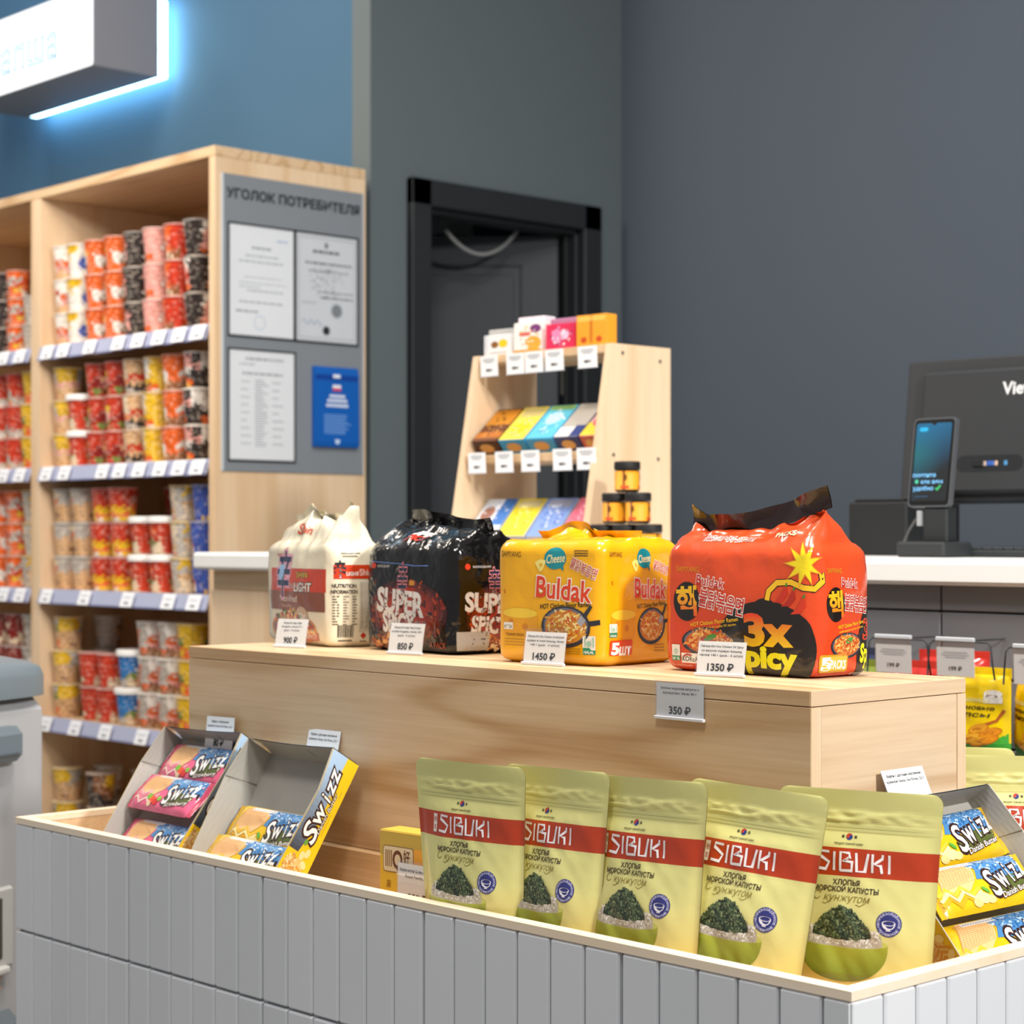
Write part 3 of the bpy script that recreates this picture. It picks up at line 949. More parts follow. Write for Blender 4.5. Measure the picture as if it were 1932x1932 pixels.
def bag(name, label, loc, yaw, W, Dp, H, film, basecol, art, fin, roof=.05, rise=.022, yfin=0, bulge=.006, amp=.0035, seed=0, fincol=None, finh=.03, finz=None):
    section, S = bag_surface(W, Dp, H, roof, rise, yfin, bulge, amp, seed, finz=finz)
    mb = MB()
    P = 2 * (W + Dp)
    zs = [H * j / 34 for j in range(35)] + [H + roof * j / 10 for j in range(1, 11)]
    n = 110
    mb.grid(lambda u, v: section(u * P, zs[round(v * (len(zs) - 1))]), n, len(zs) - 1, (lambda u, v: basecol((u * P + Dp + W) % P - (Dp + W), v * (H + roof))) if callable(basecol) else basecol, True, True)
    base = len(mb.v)
    mb.add([section(P * k / n, .0004) for k in range(n)], [list(range(n))], fincol or '444444')
    art(mb, S)
    root = thing(name, label, 'food pack', loc, (0, 0, yaw), 'noodle multipacks on the riser')
    mb.obj('wrapper', film, root)
    # crimped end fold standing along the top
    f = MB()
    hx = W / 2 - .008
    finz = finz or (lambda k: 0)
    def fp(u, v, side):
        x = (-1 + 2 * u) * hx
        zz = H + rise - .003 + finz(u) + v * finh
        y = yfin + .006 * sin(u * 9 + seed) * v + .003 * sin(u * 23 + seed * 2) * v + side * .0007 - fin * v * v * finh
        return (x - W / 2, y + Dp / 2, zz)
    for sd in (-1, 1):
        f.grid(lambda u, v, sd=sd: fp(u, v, sd), 60, 12, fincol or basecol, True)
    f.obj('top_seal', film, root)
    return root, S

def price_card(name, lines, price, loc, yaw, lean, label, wd=.062, ht=.043, group=None, holder=True, curve=0.0, hold_top=False, col='F4F3F1', hang=0.0):
    """a small printed shelf card; stands on its lower edge"""
    t = thing(name, label, 'price tag', loc, (lean, 0, yaw), group)
    def S(u, v):
        k = v / ht
        return Vector((u, curve * k * k - .0009, v)), Vector((0, -1, .0))
    m = MB()
    m.grid(lambda u, v: S((u - .5) * wd, v * ht)[0], 2, 8, col)
    m.grid(lambda u, v: S((u - .5) * wd, v * ht)[0] + Vector((0, .0008, 0)), 2, 8, 'DAD8D4')
    y = ht * .86
    for ln in lines:
        decal(m, S, T(ln, 0, y, ht * .066, min(wd * .9, len(ln) * wd * .034), res=1, bold=.012), '35353A', 1, eps=.00015)
        y -= ht * .13
    decal(m, S, T(price, 0, ht * .25, ht * .215, len(price) * wd * .090, bold=.03, res=2), '2C2C31', 1, eps=.00015)
    m.obj('card', M_PAPER, t)
    if holder:
        h = MB()
        h.grid(lambda u, v: S((u - .5) * (wd + .003), v * (ht + .004))[0] + Vector((0, -.0012, 0)), 1, 8, 'ffffff')
        h.obj('clear_sleeve', M_CLEAR, t)
        h = MB()
        h.box((-wd / 2 - .0015, -.004, -.001), (wd / 2 + .0015, .0006, .0025), 'DADADC', .0006)
        h.obj('sleeve_foot', M_PLAST, t)
    return t

HOT = '33291F'
# ---- red and black pack
def art_red(mb, S):
    def panel(ox, k, kx, side):
        X = lambda x: ox + x * kx
        decal(mb, S, ell(X(.030), .079, .021 * kx, .022 * k, 26), '1E1612', 1, .006)
        decal(mb, S, T('핵', X(.030), .079, .026 * k, .03 * kx, bold=.03, rot=.06), lambda u, v: mixc('E8491C', 'F6C61E', (v - .062) / .03), 2)
        decal(mb, S, T('SAMYANG', X(.03), .1155, .0062 * k, .036 * kx, rot=-.02, bold=.0), 'D99A28', 1)
        for i, (txt, x, z, hh, wd, rt) in enumerate((('Buldak', .066, .102, .0115, .042, -.12), ('불닭볶음면', .083, .0790, .0160, .066, -.17))):
            decal(mb, S, T(txt, X(x), z, hh * k, wd * kx, bold=.06, rot=rt * kx), 'FBF3EC', 2)
            decal(mb, S, T(txt, X(x), z, hh * k, wd * kx, bold=.012, rot=rt * kx), 'C42A1A', 3.5)
        decal(mb, S, T('HOT Chicken Flavor Ramen', X(.072), .0575, .0046 * k, .072 * kx, rot=.12, bold=.02), 'F3C21E', 2)
        decal(mb, S, T('nouilles piquantes au poulet 3X épicées', X(.072), .052, .0026 * k, .066 * kx, rot=.12, bold=.02, res=1), 'F3C21E', 2)
        noodle_pan(mb, S, X(.062), .0345, .040 * kx, .0165 * k, 2, ['C4601E', 'E8953A', 'EDB060', 'D26A24', 'C8461C', 'F0C878'], seed=3 + side, handle=[(X(.092), .043), (X(.108), .0535)])
        decal(mb, S, ell(X(.066), .040, .010 * kx, .003, 14, rot=.3), '4E9A3A', 5); decal(mb, S, ell(X(.06), .0375, .009 * kx, .0028, 14), 'B8321A', 5)
    # black shape, wraps round the corner like the print of the front
    decal(mb, S, ell(-.062, .030, .069, .052, 44, vmin=.0015), '201813', 1, .006)
    decal(mb, S, ell(-.062, .071, .017, .014, 24), '201813', 1, .006)
    panel(-.205, 1, 1, 0)
    decal(mb, S, stroke([(-.058, .083), (-.056, .093), (-.046, .102), (-.028, .103), (-.012, .097), (.004, .096), (.013, .104), (.012, .113)], .0075), '241A12', 1.2, .006)
    decal(mb, S, stroke([(-.058, .083), (-.056, .093), (-.046, .102), (-.028, .103), (-.012, .097), (.004, .096), (.013, .104), (.012, .113)], .0058), 'F0BE22', 2, .006)
    decal(mb, S, star(-.012, .122, .027, .0125, 9, .3), 'E58A1C', 2, .005); decal(mb, S, star(-.012, .122, .023, .0102, 9, .3), 'F4DC1E', 3, .005)
    decal(mb, S, T('3x', -.058, .0515, .0335, .058, bold=.05), lambda u, v: mixc('F4C81E', 'E2441C', (v - .034) / .032), 3, .006)
    decal(mb, S, T('Spicy', -.066, .0225, .0235, .086, bold=.05, rot=-.03), 'EFE81E', 3, .006)
    for x, z, c in ((-.040, .090, 'C8321A'), (-.030, .086, 'B02A18'), (-.018, .078, 'D23A1C')):
        decal(mb, S, stroke([(x + .006, z + .008), (x + .005, z + .001), (x, z - .006), (x - .009, z - .009)], [.0025, .0075, .006, .001]), c, 2.5, .006)
        decal(mb, S, stroke([(x + .006, z + .008), (x + .007, z + .012)], .002), '3E8A34', 3)
    # side panel
    panel(.012, .85, .66, 1)
    decal(mb, S, ell(.088, .028, .016, .046, 26, vmin=.002), '201813', 1, .006)
    decal(mb, S, T('3', .087, .052, .022, .010, bold=.05), 'D8441C', 3); decal(mb, S, T('Sp', .086, .026, .020, .014, bold=.05), 'EFE81E', 3)
    decal(mb, S, rrect(.010, .0065, .056, .0255, .003), 'C79420', 3, .006); decal(mb, S, rrect(.012, .0085, .054, .0235, .002), 'E2B63C', 3.6, .006)
    decal(mb, S, T('5', .020, .016, .013, .012, bold=.06), 'FAF6EC', 5); decal(mb, S, T('PACKS', .040, .015, .009, .026, bold=.04, rot=-.04), 'FAF6EC', 5)
    # left foot of the front
    decal(mb, S, rect(-.199, .012, -.186, .030), 'EDEDE6', 4); decal(mb, S, rect(-.199, .012, -.186, .0175), '2C8C62', 5); decal(mb, S, T('HALAL', -.1925, .0146, .0028, .0105, bold=.03, res=1), 'FFFFFF', 6)
    decal(mb, S, ell(-.1925, .0225, .0035, .0035, 12), 'B9D4C6', 5)
    decal(mb, S, rect(-.184, .010, -.158, .021), 'F4F1EA', 4); decal(mb, S, T('KOREA', -.171, .0148, .0058, .023, bold=.01), '33302E', 5)
    decal(mb, S, stroke([(-.181, .017), (-.176, .0195), (-.168, .0185)], .0018), 'B8241E', 5)
    decal(mb, S, T('Stir-fried Noodle', -.185, .0075, .0022, .03, res=1), 'F2C8B4', 3); decal(mb, S, T('NET WT POIDS NET', .077, .004, .0022, .024, res=1), 'F2E8E0', 5)
    # print on the sloping top
    decal(mb, S, T('불닭볶음면', -.13, .1585, .014, .075, bold=.06), 'F6EEE6', 2, .006); decal(mb, S, T('불닭볶음면', -.13, .1585, .014, .075, bold=.0), 'B83A20', 3, .006)
    decal(mb, S, T('PACKS', -.045, .162, .008, .03, bold=.05), 'D8C8A0', 3, .006)
bag('noodle_multipack', 'orange red noodle multipack with black patch reading 3x Spicy, 1350 price card before it', (-1.293, 1.652, RZ), 0, .214, .102, .144,
    M_FILM, lambda s, z: mixc('D6431B', 'DD4F22', z / .15), art_red, .25, roof=.055, rise=.012, yfin=-.008, bulge=.007, amp=.0045, seed=2, fincol='2A1712', finh=.024,
    finz=lambda u: .030 * max(0, u - .35) ** 1.3 / .57 + .012 * max(0, .12 - u) / .12)

# ---- yellow pack
def art_yel(mb, S):
    def panel(ox, k, kx, seed):
        X = lambda x: ox + x * kx
        decal(mb, S, T('SAMYANG', X(.019), .131, .0072 * k, .031 * kx, rot=-.03), '6A4A1C', 1)
        decal(mb, S, ell(X(.090), .126, .0175 * kx, .013 * k, 26), '1B8C94', 1, .006)
        decal(mb, S, poly([(X(.096), .117), (X(.1035), .117), (X(.104), .1105)]), '1B8C94', 1)
        decal(mb, S, T('Cheese', X(.091), .1262, .0105 * k, .029 * kx, shear=.25, rot=.08, bold=.015), 'F3E4A8', 2)
        decal(mb, S, poly([(X(.058), .121), (X(.066), .125), (X(.0765), .123), (X(.070), .111), (X(.066), .110)]), 'F4E07A', 1, .006); decal(mb, S, ell(X(.068), .118, .0025 * kx, .0022, 10), 'DDA92C', 2)
        for txt, x, z, hh, wd, rt, c in (('불닭볶음면', .134, .1145, .0105, .040, -.38, 'C03A22'), ('Buldak', .104, .0905, .0255, .083, -.07, 'DE431D')):
            decal(mb, S, T(txt, X(x), z, hh * k, wd * kx, bold=.06, rot=rt * (1 if kx > .9 else .8)), 'FBF2E6', 2, .006)
            decal(mb, S, T(txt, X(x), z, hh * k, wd * kx, bold=.008 if 'B' not in txt else .02, rot=rt * (1 if kx > .9 else .8)), c, 3.5, .006)
        decal(mb, S, T('HOT Chicken Flavor Ramen', X(.106), .071, .006 * k, .076 * kx, rot=.06, bold=.02), '3A2C16', 2)
        decal(mb, S, rrect(X(.006), .033, X(.064), .060, .006), 'E6A21A', 1, .006); decal(mb, S, ell(X(.035), .060, .029 * kx, .006, 24), 'F2CE3C', 1.6, .006)
        decal(mb, S, ell(X(.043), .044, .005 * kx, .004, 14), 'CF8416', 2); decal(mb, S, ell(X(.020), .050, .004 * kx, .003, 14), 'CF8416', 2)
        noodle_pan(mb, S, X(.107), .0455, .0375 * kx, .0245 * k, 2, ['D08A2A', 'F0C45A', 'F2DC8A', 'D8742A', 'F4E6A4', 'E0A03A', 'C8551E'], seed=seed, rim='33343E', handle=[(X(.142), .050), (X(.158), .052)])
        decal(mb, S, stroke([(X(.134), .056), (X(.146), .071)], [.006 * kx, .004 * kx]), '34343C', 5); decal(mb, S, stroke([(X(.128), .049), (X(.135), .057)], .009 * kx), 'A9ABB4', 5)
    panel(-.160, 1, 1, 11)
    panel(.011, .9, .72, 12)
    decal(mb, S, rect(-.153, .040, -.137, .0485), 'F1EEE4', 3); decal(mb, S, T('KOREA', -.145, .0436, .0042, .0135, bold=.01, res=1), '3A3432', 4)
    for x0, z0, k in ((-.027, .014, 1), (.0125, .034, .72)):
        decal(mb, S, rect(x0, z0, x0 + .018 * k, z0 + .022 * k), 'ECECE2', 4); decal(mb, S, rect(x0, z0, x0 + .018 * k, z0 + .008 * k), '2C8C62', 5)
        decal(mb, S, T('HALAL', x0 + .009 * k, z0 + .003 * k, .0034 * k, .0145 * k, bold=.02, res=1), 'FFFFFF', 6)
        for dx in (.003, .0145):
            decal(mb, S, rect(x0 + dx * k, z0 + .009 * k, x0 + (dx + .0012) * k, z0 + .020 * k), '7DB79C', 5)
        decal(mb, S, ell(x0 + .009 * k, z0 + .0125 * k, .0035 * k, .0035 * k, 12), '9CC8B2', 5)
    decal(mb, S, rrect(.0135, .0125, .053, .0305, .0025), 'DE4A1C', 3, .006)
    decal(mb, S, T('5', .0235, .0212, .0135, .0115, bold=.05), 'FFFFFF', 5); decal(mb, S, T('шт', .0405, .0195, .0125, .019, bold=.04), 'FFFFFF', 5)
    decal(mb, S, T('Куриная лапша', -.134, .0345, .0038, .03, bold=.01, res=1), '8A6418', 3)
    for i in range(3):
        decal(mb, S, rect(-.0665, .0195 - i * .0028, -.031, .0206 - i * .0028), 'B07E14', 3); decal(mb, S, rect(.094, .022 - i * .0035, .114, .0232 - i * .0035), 'B07E14', 3)
        decal(mb, S, rect(-.040, .1345 - i * .0028, -.020, .1357 - i * .0028), '6A4A1C', 2)
        decal(mb, S, rect(-.152, .028 - i * .0035, -.119, .029 - i * .0035), 'B88818', 2)
    decal(mb, S, stroke([(-.153, .088), (-.151, .0865), (-.1525, .085), (-.1505, .0835)], .0009), 'B84A1C', 2); decal(mb, S, stroke([(.016, .100), (.018, .0985), (.0165, .097), (.0185, .0955)], .0009), 'B84A1C', 2)
bag('noodle_multipack', 'bright yellow cheese noodle multipack, third pack from the riser end by the shelves', (-1.581, 1.627, RZ), R(4), .168, .150, .147,
    M_FILM, 'F1B10F', art_yel, .35, roof=.068, rise=.006, yfin=.004, bulge=.004, amp=.004, seed=5, fincol='E9A512', finh=.012,
    finz=lambda u: .012 * max(0, sin(u * 6.2 - .6)) - .003)

# ---- black pack
def art_blk(mb, S):
    rg2 = random.Random(9)
    def glow(cx, cz, rx, rz, n):
        for i in range(6):
            k = 1 - i / 6
            decal(mb, S, ell(cx, cz, rx * (.45 + .55 * k), rz * (.4 + .6 * k), 24, vmin=.004), mixc('120C0A', 'A8341C', (1 - k) * 1.1 + .1), .5 + i * .25, .008)
        specks(mb, S, cx, cz, rx, rz, n, .004, ['8A2C18', '6A2214', 'B4461F', '2A1814', '3A1C14'], 2.2, lambda x, y: y > .006, rnd=rg2)
    glow(-.098, .052, .088, .044, 150)
    glow(.062, .048, .044, .042, 80)
    def words_(cx, k, seed):
        decal(mb, S, T('辛', cx + .004 * k, .094, .034 * k, .022 * k, bold=.05), 'D9848C', 3); decal(mb, S, T('辛', cx + .004 * k, .094, .034 * k, .022 * k, bold=.012), '1B2440', 4.2)
        decal(mb, S, T('RED', cx + .022 * k, .0815, .006 * k, .018 * k, bold=.04), 'C43A20', 4); decal(mb, S, rect(cx + .02 * k, .088, cx + .031 * k, .0945), 'C8862C', 3.5)
        decal(mb, S, T('SUPER', cx - .002 * k, .0665, .031 * k, .104 * k, bold=.045, rot=-.06), 'E6E2DE', 5, .006)
        decal(mb, S, T('SPICY', cx - .006 * k, .0385, .027 * k, .072 * k, bold=.045, rot=-.06), 'E6E2DE', 5, .006)
        specks(mb, S, cx, .053, .05 * k, .028, 70, .0022, ['8A7A74', '5A3A30'], 6.5, rnd=random.Random(seed))
    words_(-.108, 1, 4)
    words_(.06, .78, 5)
    decal(mb, S, ell(-.176, .113, .006, .004, 14), 'D03A24', 3); decal(mb, S, T('NONGSHIM', -.152, .1125, .0036, .03, res=1), 'D8D4D0', 3)
    decal(mb, S, ell(.022, .113, .004, .004, 14), 'D03A24', 3); decal(mb, S, T('NONGSHIM', .044, .113, .003, .028, res=1), 'D8D4D0', 3)
    decal(mb, S, stroke([(-.184, .1185), (-.15, .117), (-.115, .116), (-.08, .1135), (-.05, .114)], .0012), '5C7EB8', 3)
    specks(mb, S, -.12, .012, .06, .012, 90, .005, ['B8642A', 'E0A050', '8A3A1C', 'D8803A'], 3, lambda x, y: y > .004, rnd=rg2)
    specks(mb, S, .065, .016, .035, .011, 70, .005, ['B8642A', 'E0A050', '8A3A1C', 'F0D8B0'], 3, lambda x, y: y > .004, rnd=rg2)
    decal(mb, S, T('SUPER', -.10, .1615, .012, .055, bold=.05), 'EEE6E0', 3, .006); decal(mb, S, T('SPICY', -.10, .1505, .010, .05, bold=.05), 'C8341E', 3, .006)
    decal(mb, S, T('4 PACK', -.03, .012, .008, .034, bold=.02), '9A2E1C', 4)
    decal(mb, S, rect(.006, .006, .056, .030), 'B9B7B4', 6, .008); decal(mb, S, rect(.03, .019, .05, .021), '56545A', 7); decal(mb, S, rect(.028, .013, .048, .0155), '56545A', 7)
bag('noodle_multipack', 'glossy black noodle multipack reading Super Spicy, between the cream and yellow packs', (-1.867, 1.650, RZ), R(-5), .20, .120, .142,
    M_DARKFILM, '0D0A09', art_blk, .2, roof=.062, rise=.026, yfin=.012, bulge=.006, amp=.0055, seed=8, fincol='120E0D', finh=.018, finz=lambda u: .006 * sin(u * 5 + 1) - .010 * max(0, u - .5))

# ---- cream pack
def art_crm(mb, S):
    decal(mb, S, rect(-.192, .075, -.008, .107), 'D2401C', 1, .006)
    decal(mb, S, rect(-.194, .048, -.010, .075), '8C4A2C', 1, .006)
    decal(mb, S, T('辛', -.142, .098, .050, .044, bold=.075), 'E7A6BC', 2, .006); decal(mb, S, T('辛', -.142, .098, .050, .044, bold=.02), '1C2C50', 3.5, .006)
    decal(mb, S, ell(-.15, .101, .012, .012, 16), '9CC4EE', 2.6)
    decal(mb, S, T('SHIN', -.075, .0985, .008, .036, bold=.06), '3A2A14', 2.2); decal(mb, S, T('SHIN', -.075, .0985, .008, .036, bold=.0), 'F2D24A', 3.4)
    decal(mb, S, T('Shin', -.105, .083, .007, .026, bold=.02), 'C8B0A8', 2.5); decal(mb, S, T('LIGHT', -.072, .0815, .0125, .052, bold=.09), '4A3830', 2.4); decal(mb, S, T('LIGHT', -.072, .0815, .0125, .052, bold=.02), 'EFEAE2', 3.6)
    decal(mb, S, T('Non-fried', -.12, .065, .0095, .062, bold=.01), 'E8D8CC', 2); decal(mb, S, T('Noodles', -.128, .055, .005, .04), 'D8BCA8', 2)
    noodle_pan(mb, S, -.115, .022, .080, .024, 1.2, ['C8682A', 'E8A44E', 'F4CC80', 'D8742C', 'B8481C', 'F0DCA8'], rim='D88A44', seed=21)
    specks(mb, S, -.12, .034, .05, .012, 40, .007, ['F4E8C8', '7A9A3A', 'C83A1E', 'E8B04A', '5A3A20'], 5, rnd=random.Random(2), long=1.2)
    decal(mb, S, ell(-.075, .041, .019, .0135, 22), 'C8A884', 4, .006); decal(mb, S, T('72g', -.075, .042, .0075, .022, bold=.02), 'F4ECE0', 5)
    decal(mb, S, rrect(-.072, .008, -.03, .019, .002), 'D2401C', 3, .006); decal(mb, S, T('SPICY', -.052, .0135, .0065, .034, bold=.02), 'F4E4D8', 5)
    # right side: facts and bar code
    decal(mb, S, rect(.008, .094, .064, .113), 'D2401C', 1, .006); decal(mb, S, T('辛', .0165, .107, .018, .015, bold=.03), '1F2430', 3)
    decal(mb, S, T('LIGHT', .034, .101, .005, .018, bold=.04), 'F0E8DE', 3); decal(mb, S, T('Shin', .053, .103, .009, .018, bold=.02), 'F0D0C0', 3)
    decal(mb, S, T('NUTRITION', .022, .0845, .0052, .033, bold=.035), '3A3028', 2); decal(mb, S, T('INFORMATION', .022, .0765, .0052, .037, bold=.035), '3A3028', 2)
    rr_ = random.Random(6)
    for i in range(11):
        decal(mb, S, rect(.006, .069 - i * .0038, .006 + rr_.uniform(.004, .010), .0708 - i * .0038), '6A5C4E', 2)
        decal(mb, S, rect(.02, .069 - i * .0038, .02 + rr_.uniform(.004, .009), .0706 - i * .0038), '8A7C6C', 2); decal(mb, S, rect(.033, .069 - i * .0038, .033 + rr_.uniform(.003, .008), .0706 - i * .0038), '8A7C6C', 2)
    decal(mb, S, rect(.044, .022, .063, .090), 'D8CCB8', 1.4, .008)
    for i in range(26):
        decal(mb, S, rect(.046, .086 - i * .0024, .046 + rr_.uniform(.012, .0155), .087 - i * .0024), 'A09484', 2)
    x = .013
    while x < .036:
        wdt = rr_.choice((.0005, .0008, .0012)); decal(mb, S, rect(x, .014, x + wdt, .031), '2A2622', 2); x += wdt + rr_.choice((.0005, .0009))
    decal(mb, S, poly([(.051, .0205), (.0555, .016), (.051, .0115), (.0465, .016)]), 'CF3A22', 2); decal(mb, S, rect(.046, .0075, .056, .009), '8A5A4A', 2); decal(mb, S, rect(.014, .0085, .034, .0105), '5A4C40', 2)
    decal(mb, S, T('Shin', -.12, .161, .012, .05, bold=.03), 'D25A36', 2, .006); decal(mb, S, T('NONGSHIM', -.158, .126, .0045, .03, res=1), 'C83A28', 2)
    decal(mb, S, rect(.018, .128, .046, .1295), '6A5C4E', 2); decal(mb, S, rect(.02, .124, .042, .1255), '6A5C4E', 2)
bag('noodle_multipack', 'cream noodle multipack with red and brown bands, nearest the shelves', (-2.112, 1.640, RZ), R(-14), .222, .082, .145,
    M_FILM, 'F0E6CB', art_crm, .3, roof=.045, rise=.030, yfin=.004, bulge=.008, amp=.0065, seed=13, fincol='F0E4C2', finh=.016,
    finz=lambda u: .016 * max(0, sin(u * 8.3 - 1.2)) + .006 * max(0, u - .7) / .3 - .004)

CARDG = 'price cards before the noodle packs'
price_card('price_card', ['Лапша б/п Шин Лайт', 'Nongshim, пачка 97 г', '(pack - 4 штук)'], '900 ₽', (-2.152, 1.606, RZ + .001), R(12), R(-7), 'white 900 price card standing before the cream noodle pack', .054, .0385, CARDG, curve=.003)
price_card('price_card', ['Лапша б/п Шин Ред Супер', 'острая Nongshim, пачка 120 г', '(pack - 5 штук)'], '850 ₽', (-1.925, 1.6195, RZ + .001), R(8), R(-6), 'white 850 price card standing before the black noodle pack', .058, .0395, CARDG, curve=.003)
price_card('price_card', ['Лапша б/п Hot Chicken со вкусом', 'курицы и сыра Samyang, пачка', '140 г (pack - 5 штук)'], '1450 ₽', (-1.6525, 1.603, RZ + .001), R(4), R(-6), 'white 1450 price card standing before the yellow noodle pack', .064, .0385, CARDG, curve=.002)
price_card('price_card', ['Лапша б/п Hot Chicken 3X Spicy', 'со вкусом курицы Samyang,', 'пачка 140 г (pack - 5 штук)'], '1350 ₽', (-1.388, 1.6125, RZ + .001), R(8), R(-6), 'white 1350 price card standing before the red noodle pack', .061, .0372, CARDG, curve=.002)
price_card('price_card', ['Хлопья морской капусты с', 'кунжутом, Sibuki 40 г'], '350 ₽', (-1.3705, 1.5285, .9785), 0, 0, 'white 350 price card hanging flat on the riser front below the red pack', .066, .0375, None, col='DCDCDE')

# ---------------------------------------------------------------- seaweed pouches
PW, PB, PH = .0815, .070, .195
def pouch_hw(z): return PB + (PW - PB) * z / PH
def pouch_front(u, z, sgn=-1):
    """u in -1..1 across, z up; sgn -1 front, +1 back"""
    hw = pouch_hw(z)
    rc = .011
    if z > PH - rc:
        hw = hw - rc + sqrt(max(0, rc * rc - (z - PH + rc) ** 2))
    x = u * hw
    seal = max(0, 1 - (abs(u) / .94) ** 4) if abs(u) < .94 else 0
    zz = max(0, z / PH)
    body = (.021 * (1 - (zz / .80) ** 1.6) if zz < .80 else 0) * (1 if zz > .12 else (.55 + .45 * zz / .12))
    d = body * seal
    d += seal * .0035 * max(0, 1 - abs(zz - .72) / .14)
    for zc in (.807, .825):
        d += .0019 * seal ** .3 * max(0, 1 - abs(zz - zc) / .006)
    if .83 < zz < .905:
        k = sin(pi * (zz - .83) / .075)
        d += k * seal * (.0027 * noise.noise(Vector((x * 90, zz * 60, 1.5))) + .0016)
    d += seal * .0028 * noise.noise(Vector((x * 28, z * 22, 3.3 * sgn))) * min(1, max(0, (.8 - zz) * 5))
    d += seal * .0018 * noise.noise(Vector((x * 70 + z * 40, z * 34, 7.1 * sgn))) * min(1, max(0, (.8 - zz) * 5))
    bend = .004 * (1 - u * u) * max(0, zz - .8) / .2
    return Vector((x, sgn * (d + .0004) - bend, z))
ZC = [-.005, 0, .004, .008] + [.012 + i * .0044 for i in range(23)]
ZC = sorted(set([round(z, 4) for z in ZC if z < PH - .083] + [PH - .0815, PH - .0748, PH - .068, PH - .061, PH - .055] + [round(PH - .0505 + i * .0018, 4) for i in range(29) if PH - .0505 + i * .0018 < PH - .002] + [PH - .0065, PH - .004, PH - .002, PH - .0008, PH]))
def PS(u, z):
    """print coordinates: u in metres from the centre line"""
    hw = pouch_hw(z)
    f = lambda a, b: pouch_front(a / hw, b)
    p = f(u, z)
    e = .0012
    n = (f(u + e, z) - f(u - e, z)).cross(f(u, z + e) - f(u, z - e))
    return p, n.normalized()
def pouch_mesh():
    m = MB()
    nu = 46
    FOIL, BANDC = 'DFD98C', 'B8380F'
    def cf(u, v):
        j = int(v * (len(ZC) - 1))
        zm = (ZC[j] + ZC[j + 1]) / 2
        if PH - .0815 < zm < PH - .055: return BANDC
        return mixc('E0C668', FOIL, min(1, zm / .075)) if zm < .075 else (FOIL if zm < PH - .02 else 'D3CE84')
    for sg in (-1, 1):
        m.grid(lambda u, v, sg=sg: pouch_front(-1 + 2 * u, ZC[round(v * (len(ZC) - 1))], sg), nu, len(ZC) - 1, cf if sg < 0 else 'C9C078')
    # gusset floor
    m.grid(lambda u, v: pouch_front(-1 + 2 * u, -.005, -1).lerp(pouch_front(-1 + 2 * u, -.005, 1), v) + Vector((0, 0, .006 * sin(pi * v))), nu, 4, 'BDB46C')
    L = .004
    bt, bb = PH - .055, PH - .0815
    # lettering of the band
    lt, lb = bt - .0040, bb + .0050
    LET = {'S': ([(1, .97), (.18, 1), (.18, .78), (1, .42), (.78, .03), (0, .08)],), 'I': ([(.5, 0), (.5, 1)],), 'B': ([(.08, 0), (.08, 1), (.75, .97), (.82, .74), (.3, .56), (1, .5), (.98, .04), (.04, .02)],),
           'U': ([(.02, 1), (.12, .02), (.72, .02), (.98, 1)],), 'K': ([(.06, 0), (.06, 1)], [(.9, 1), (.86, .78), (.2, .46), (.74, .40), (.88, 0)])}
    x = -.040
    for ch, wl in (('S', .0135), ('I', .004), ('B', .0125), ('U', .0125), ('K', .0115), ('I', .004)):
        for st in LET[ch]:
            decal(m, PS, stroke([(x + a * wl, lb + b * (lt - lb)) for a, b in st], .0024), 'F0E8EA', 1, L)
        x += wl + .0032
    decal(m, PS, rect(-.0495, lb - .0008, -.0435, lt + .0012), 'F1E4DA', 1, L)
    decal(m, PS, T('원', -.0465, (lt + lb) / 2 + .0042, .0042, .0046, bold=.01), BANDC, 2); decal(m, PS, T('조', -.0465, (lt + lb) / 2 - .0042, .0042, .0046, bold=.01), BANDC, 2)
    # emblem over the band
    zc = bt + .0105
    decal(m, PS, ell(-.008, zc, .0031, .0031, 20), '2A3A86', 1); decal(m, PS, ell(-.008, zc, .0031, .0031, 20, a0=15, a1=195), 'C23A22', 2)
    decal(m, PS, ell(-.0066, zc + .0004, .0015, .0012, 12), '2A3A86', 3); decal(m, PS, ell(-.0094, zc - .0002, .0015, .0012, 12), 'C23A22', 3)
    for dx in (-.0062, .0062):
        for dz in (-.0009, 0, .0009):
            decal(m, PS, rect(-.008 + dx - .0013, zc + dz - .0003, -.008 + dx + .0013, zc + dz + .0003), '3A3626', 1)
    decal(m, PS, T('ПРОДУКТ ЮЖНОЙ КОРЕИ', -.008, bt + .0038, .0019, .028, res=1, bold=.015), '3A3220', 1)
    decal(m, PS, T('ХЛОПЬЯ', -.0085, bb - .0056, .0050, .0262, bold=.022), '3A2A1C', 1)
    decal(m, PS, T('МОРСКОЙ КАПУСТЫ', -.0085, bb - .0122, .0050, .0635, bold=.022), '3A2A1C', 1)
    decal(m, PS, T('С', -.0365, bb - .0188, .0085, .0072, shear=.22, bold=-.008), '8A7A2C', 1); decal(m, PS, T('кунжутом', -.0070, bb - .0198, .0072, .046, shear=.3, bold=-.004), '8A7A2C', 1)
    decal(m, PS, stroke([(.011, bb - .0237), (.006, bb - .0267), (.002, bb - .0252)], .0007), '8A7A2C', 1); decal(m, PS, stroke([(-.024, bb - .0232), (-.028, bb - .0267), (-.031, bb - .0257)], .0007), '8A7A2C', 1)
    # bowl of rice under seaweed flakes
    rg4 = random.Random(5)
    cx, rz = -.0095, .0530
    decal(m, PS, poly([(cx - .0440 + .088 * i / 24, rz) for i in range(25)] + [(cx + .0440 * cos(R(-180 * i / 24)), rz - .0370 * abs(sin(R(180 * i / 24))) ** .8) for i in range(1, 24)]), lambda u, v: mixc('6E7A1C', 'B4B83A', (v - .016) / .037 - abs(u - cx) * 5), 1, L)
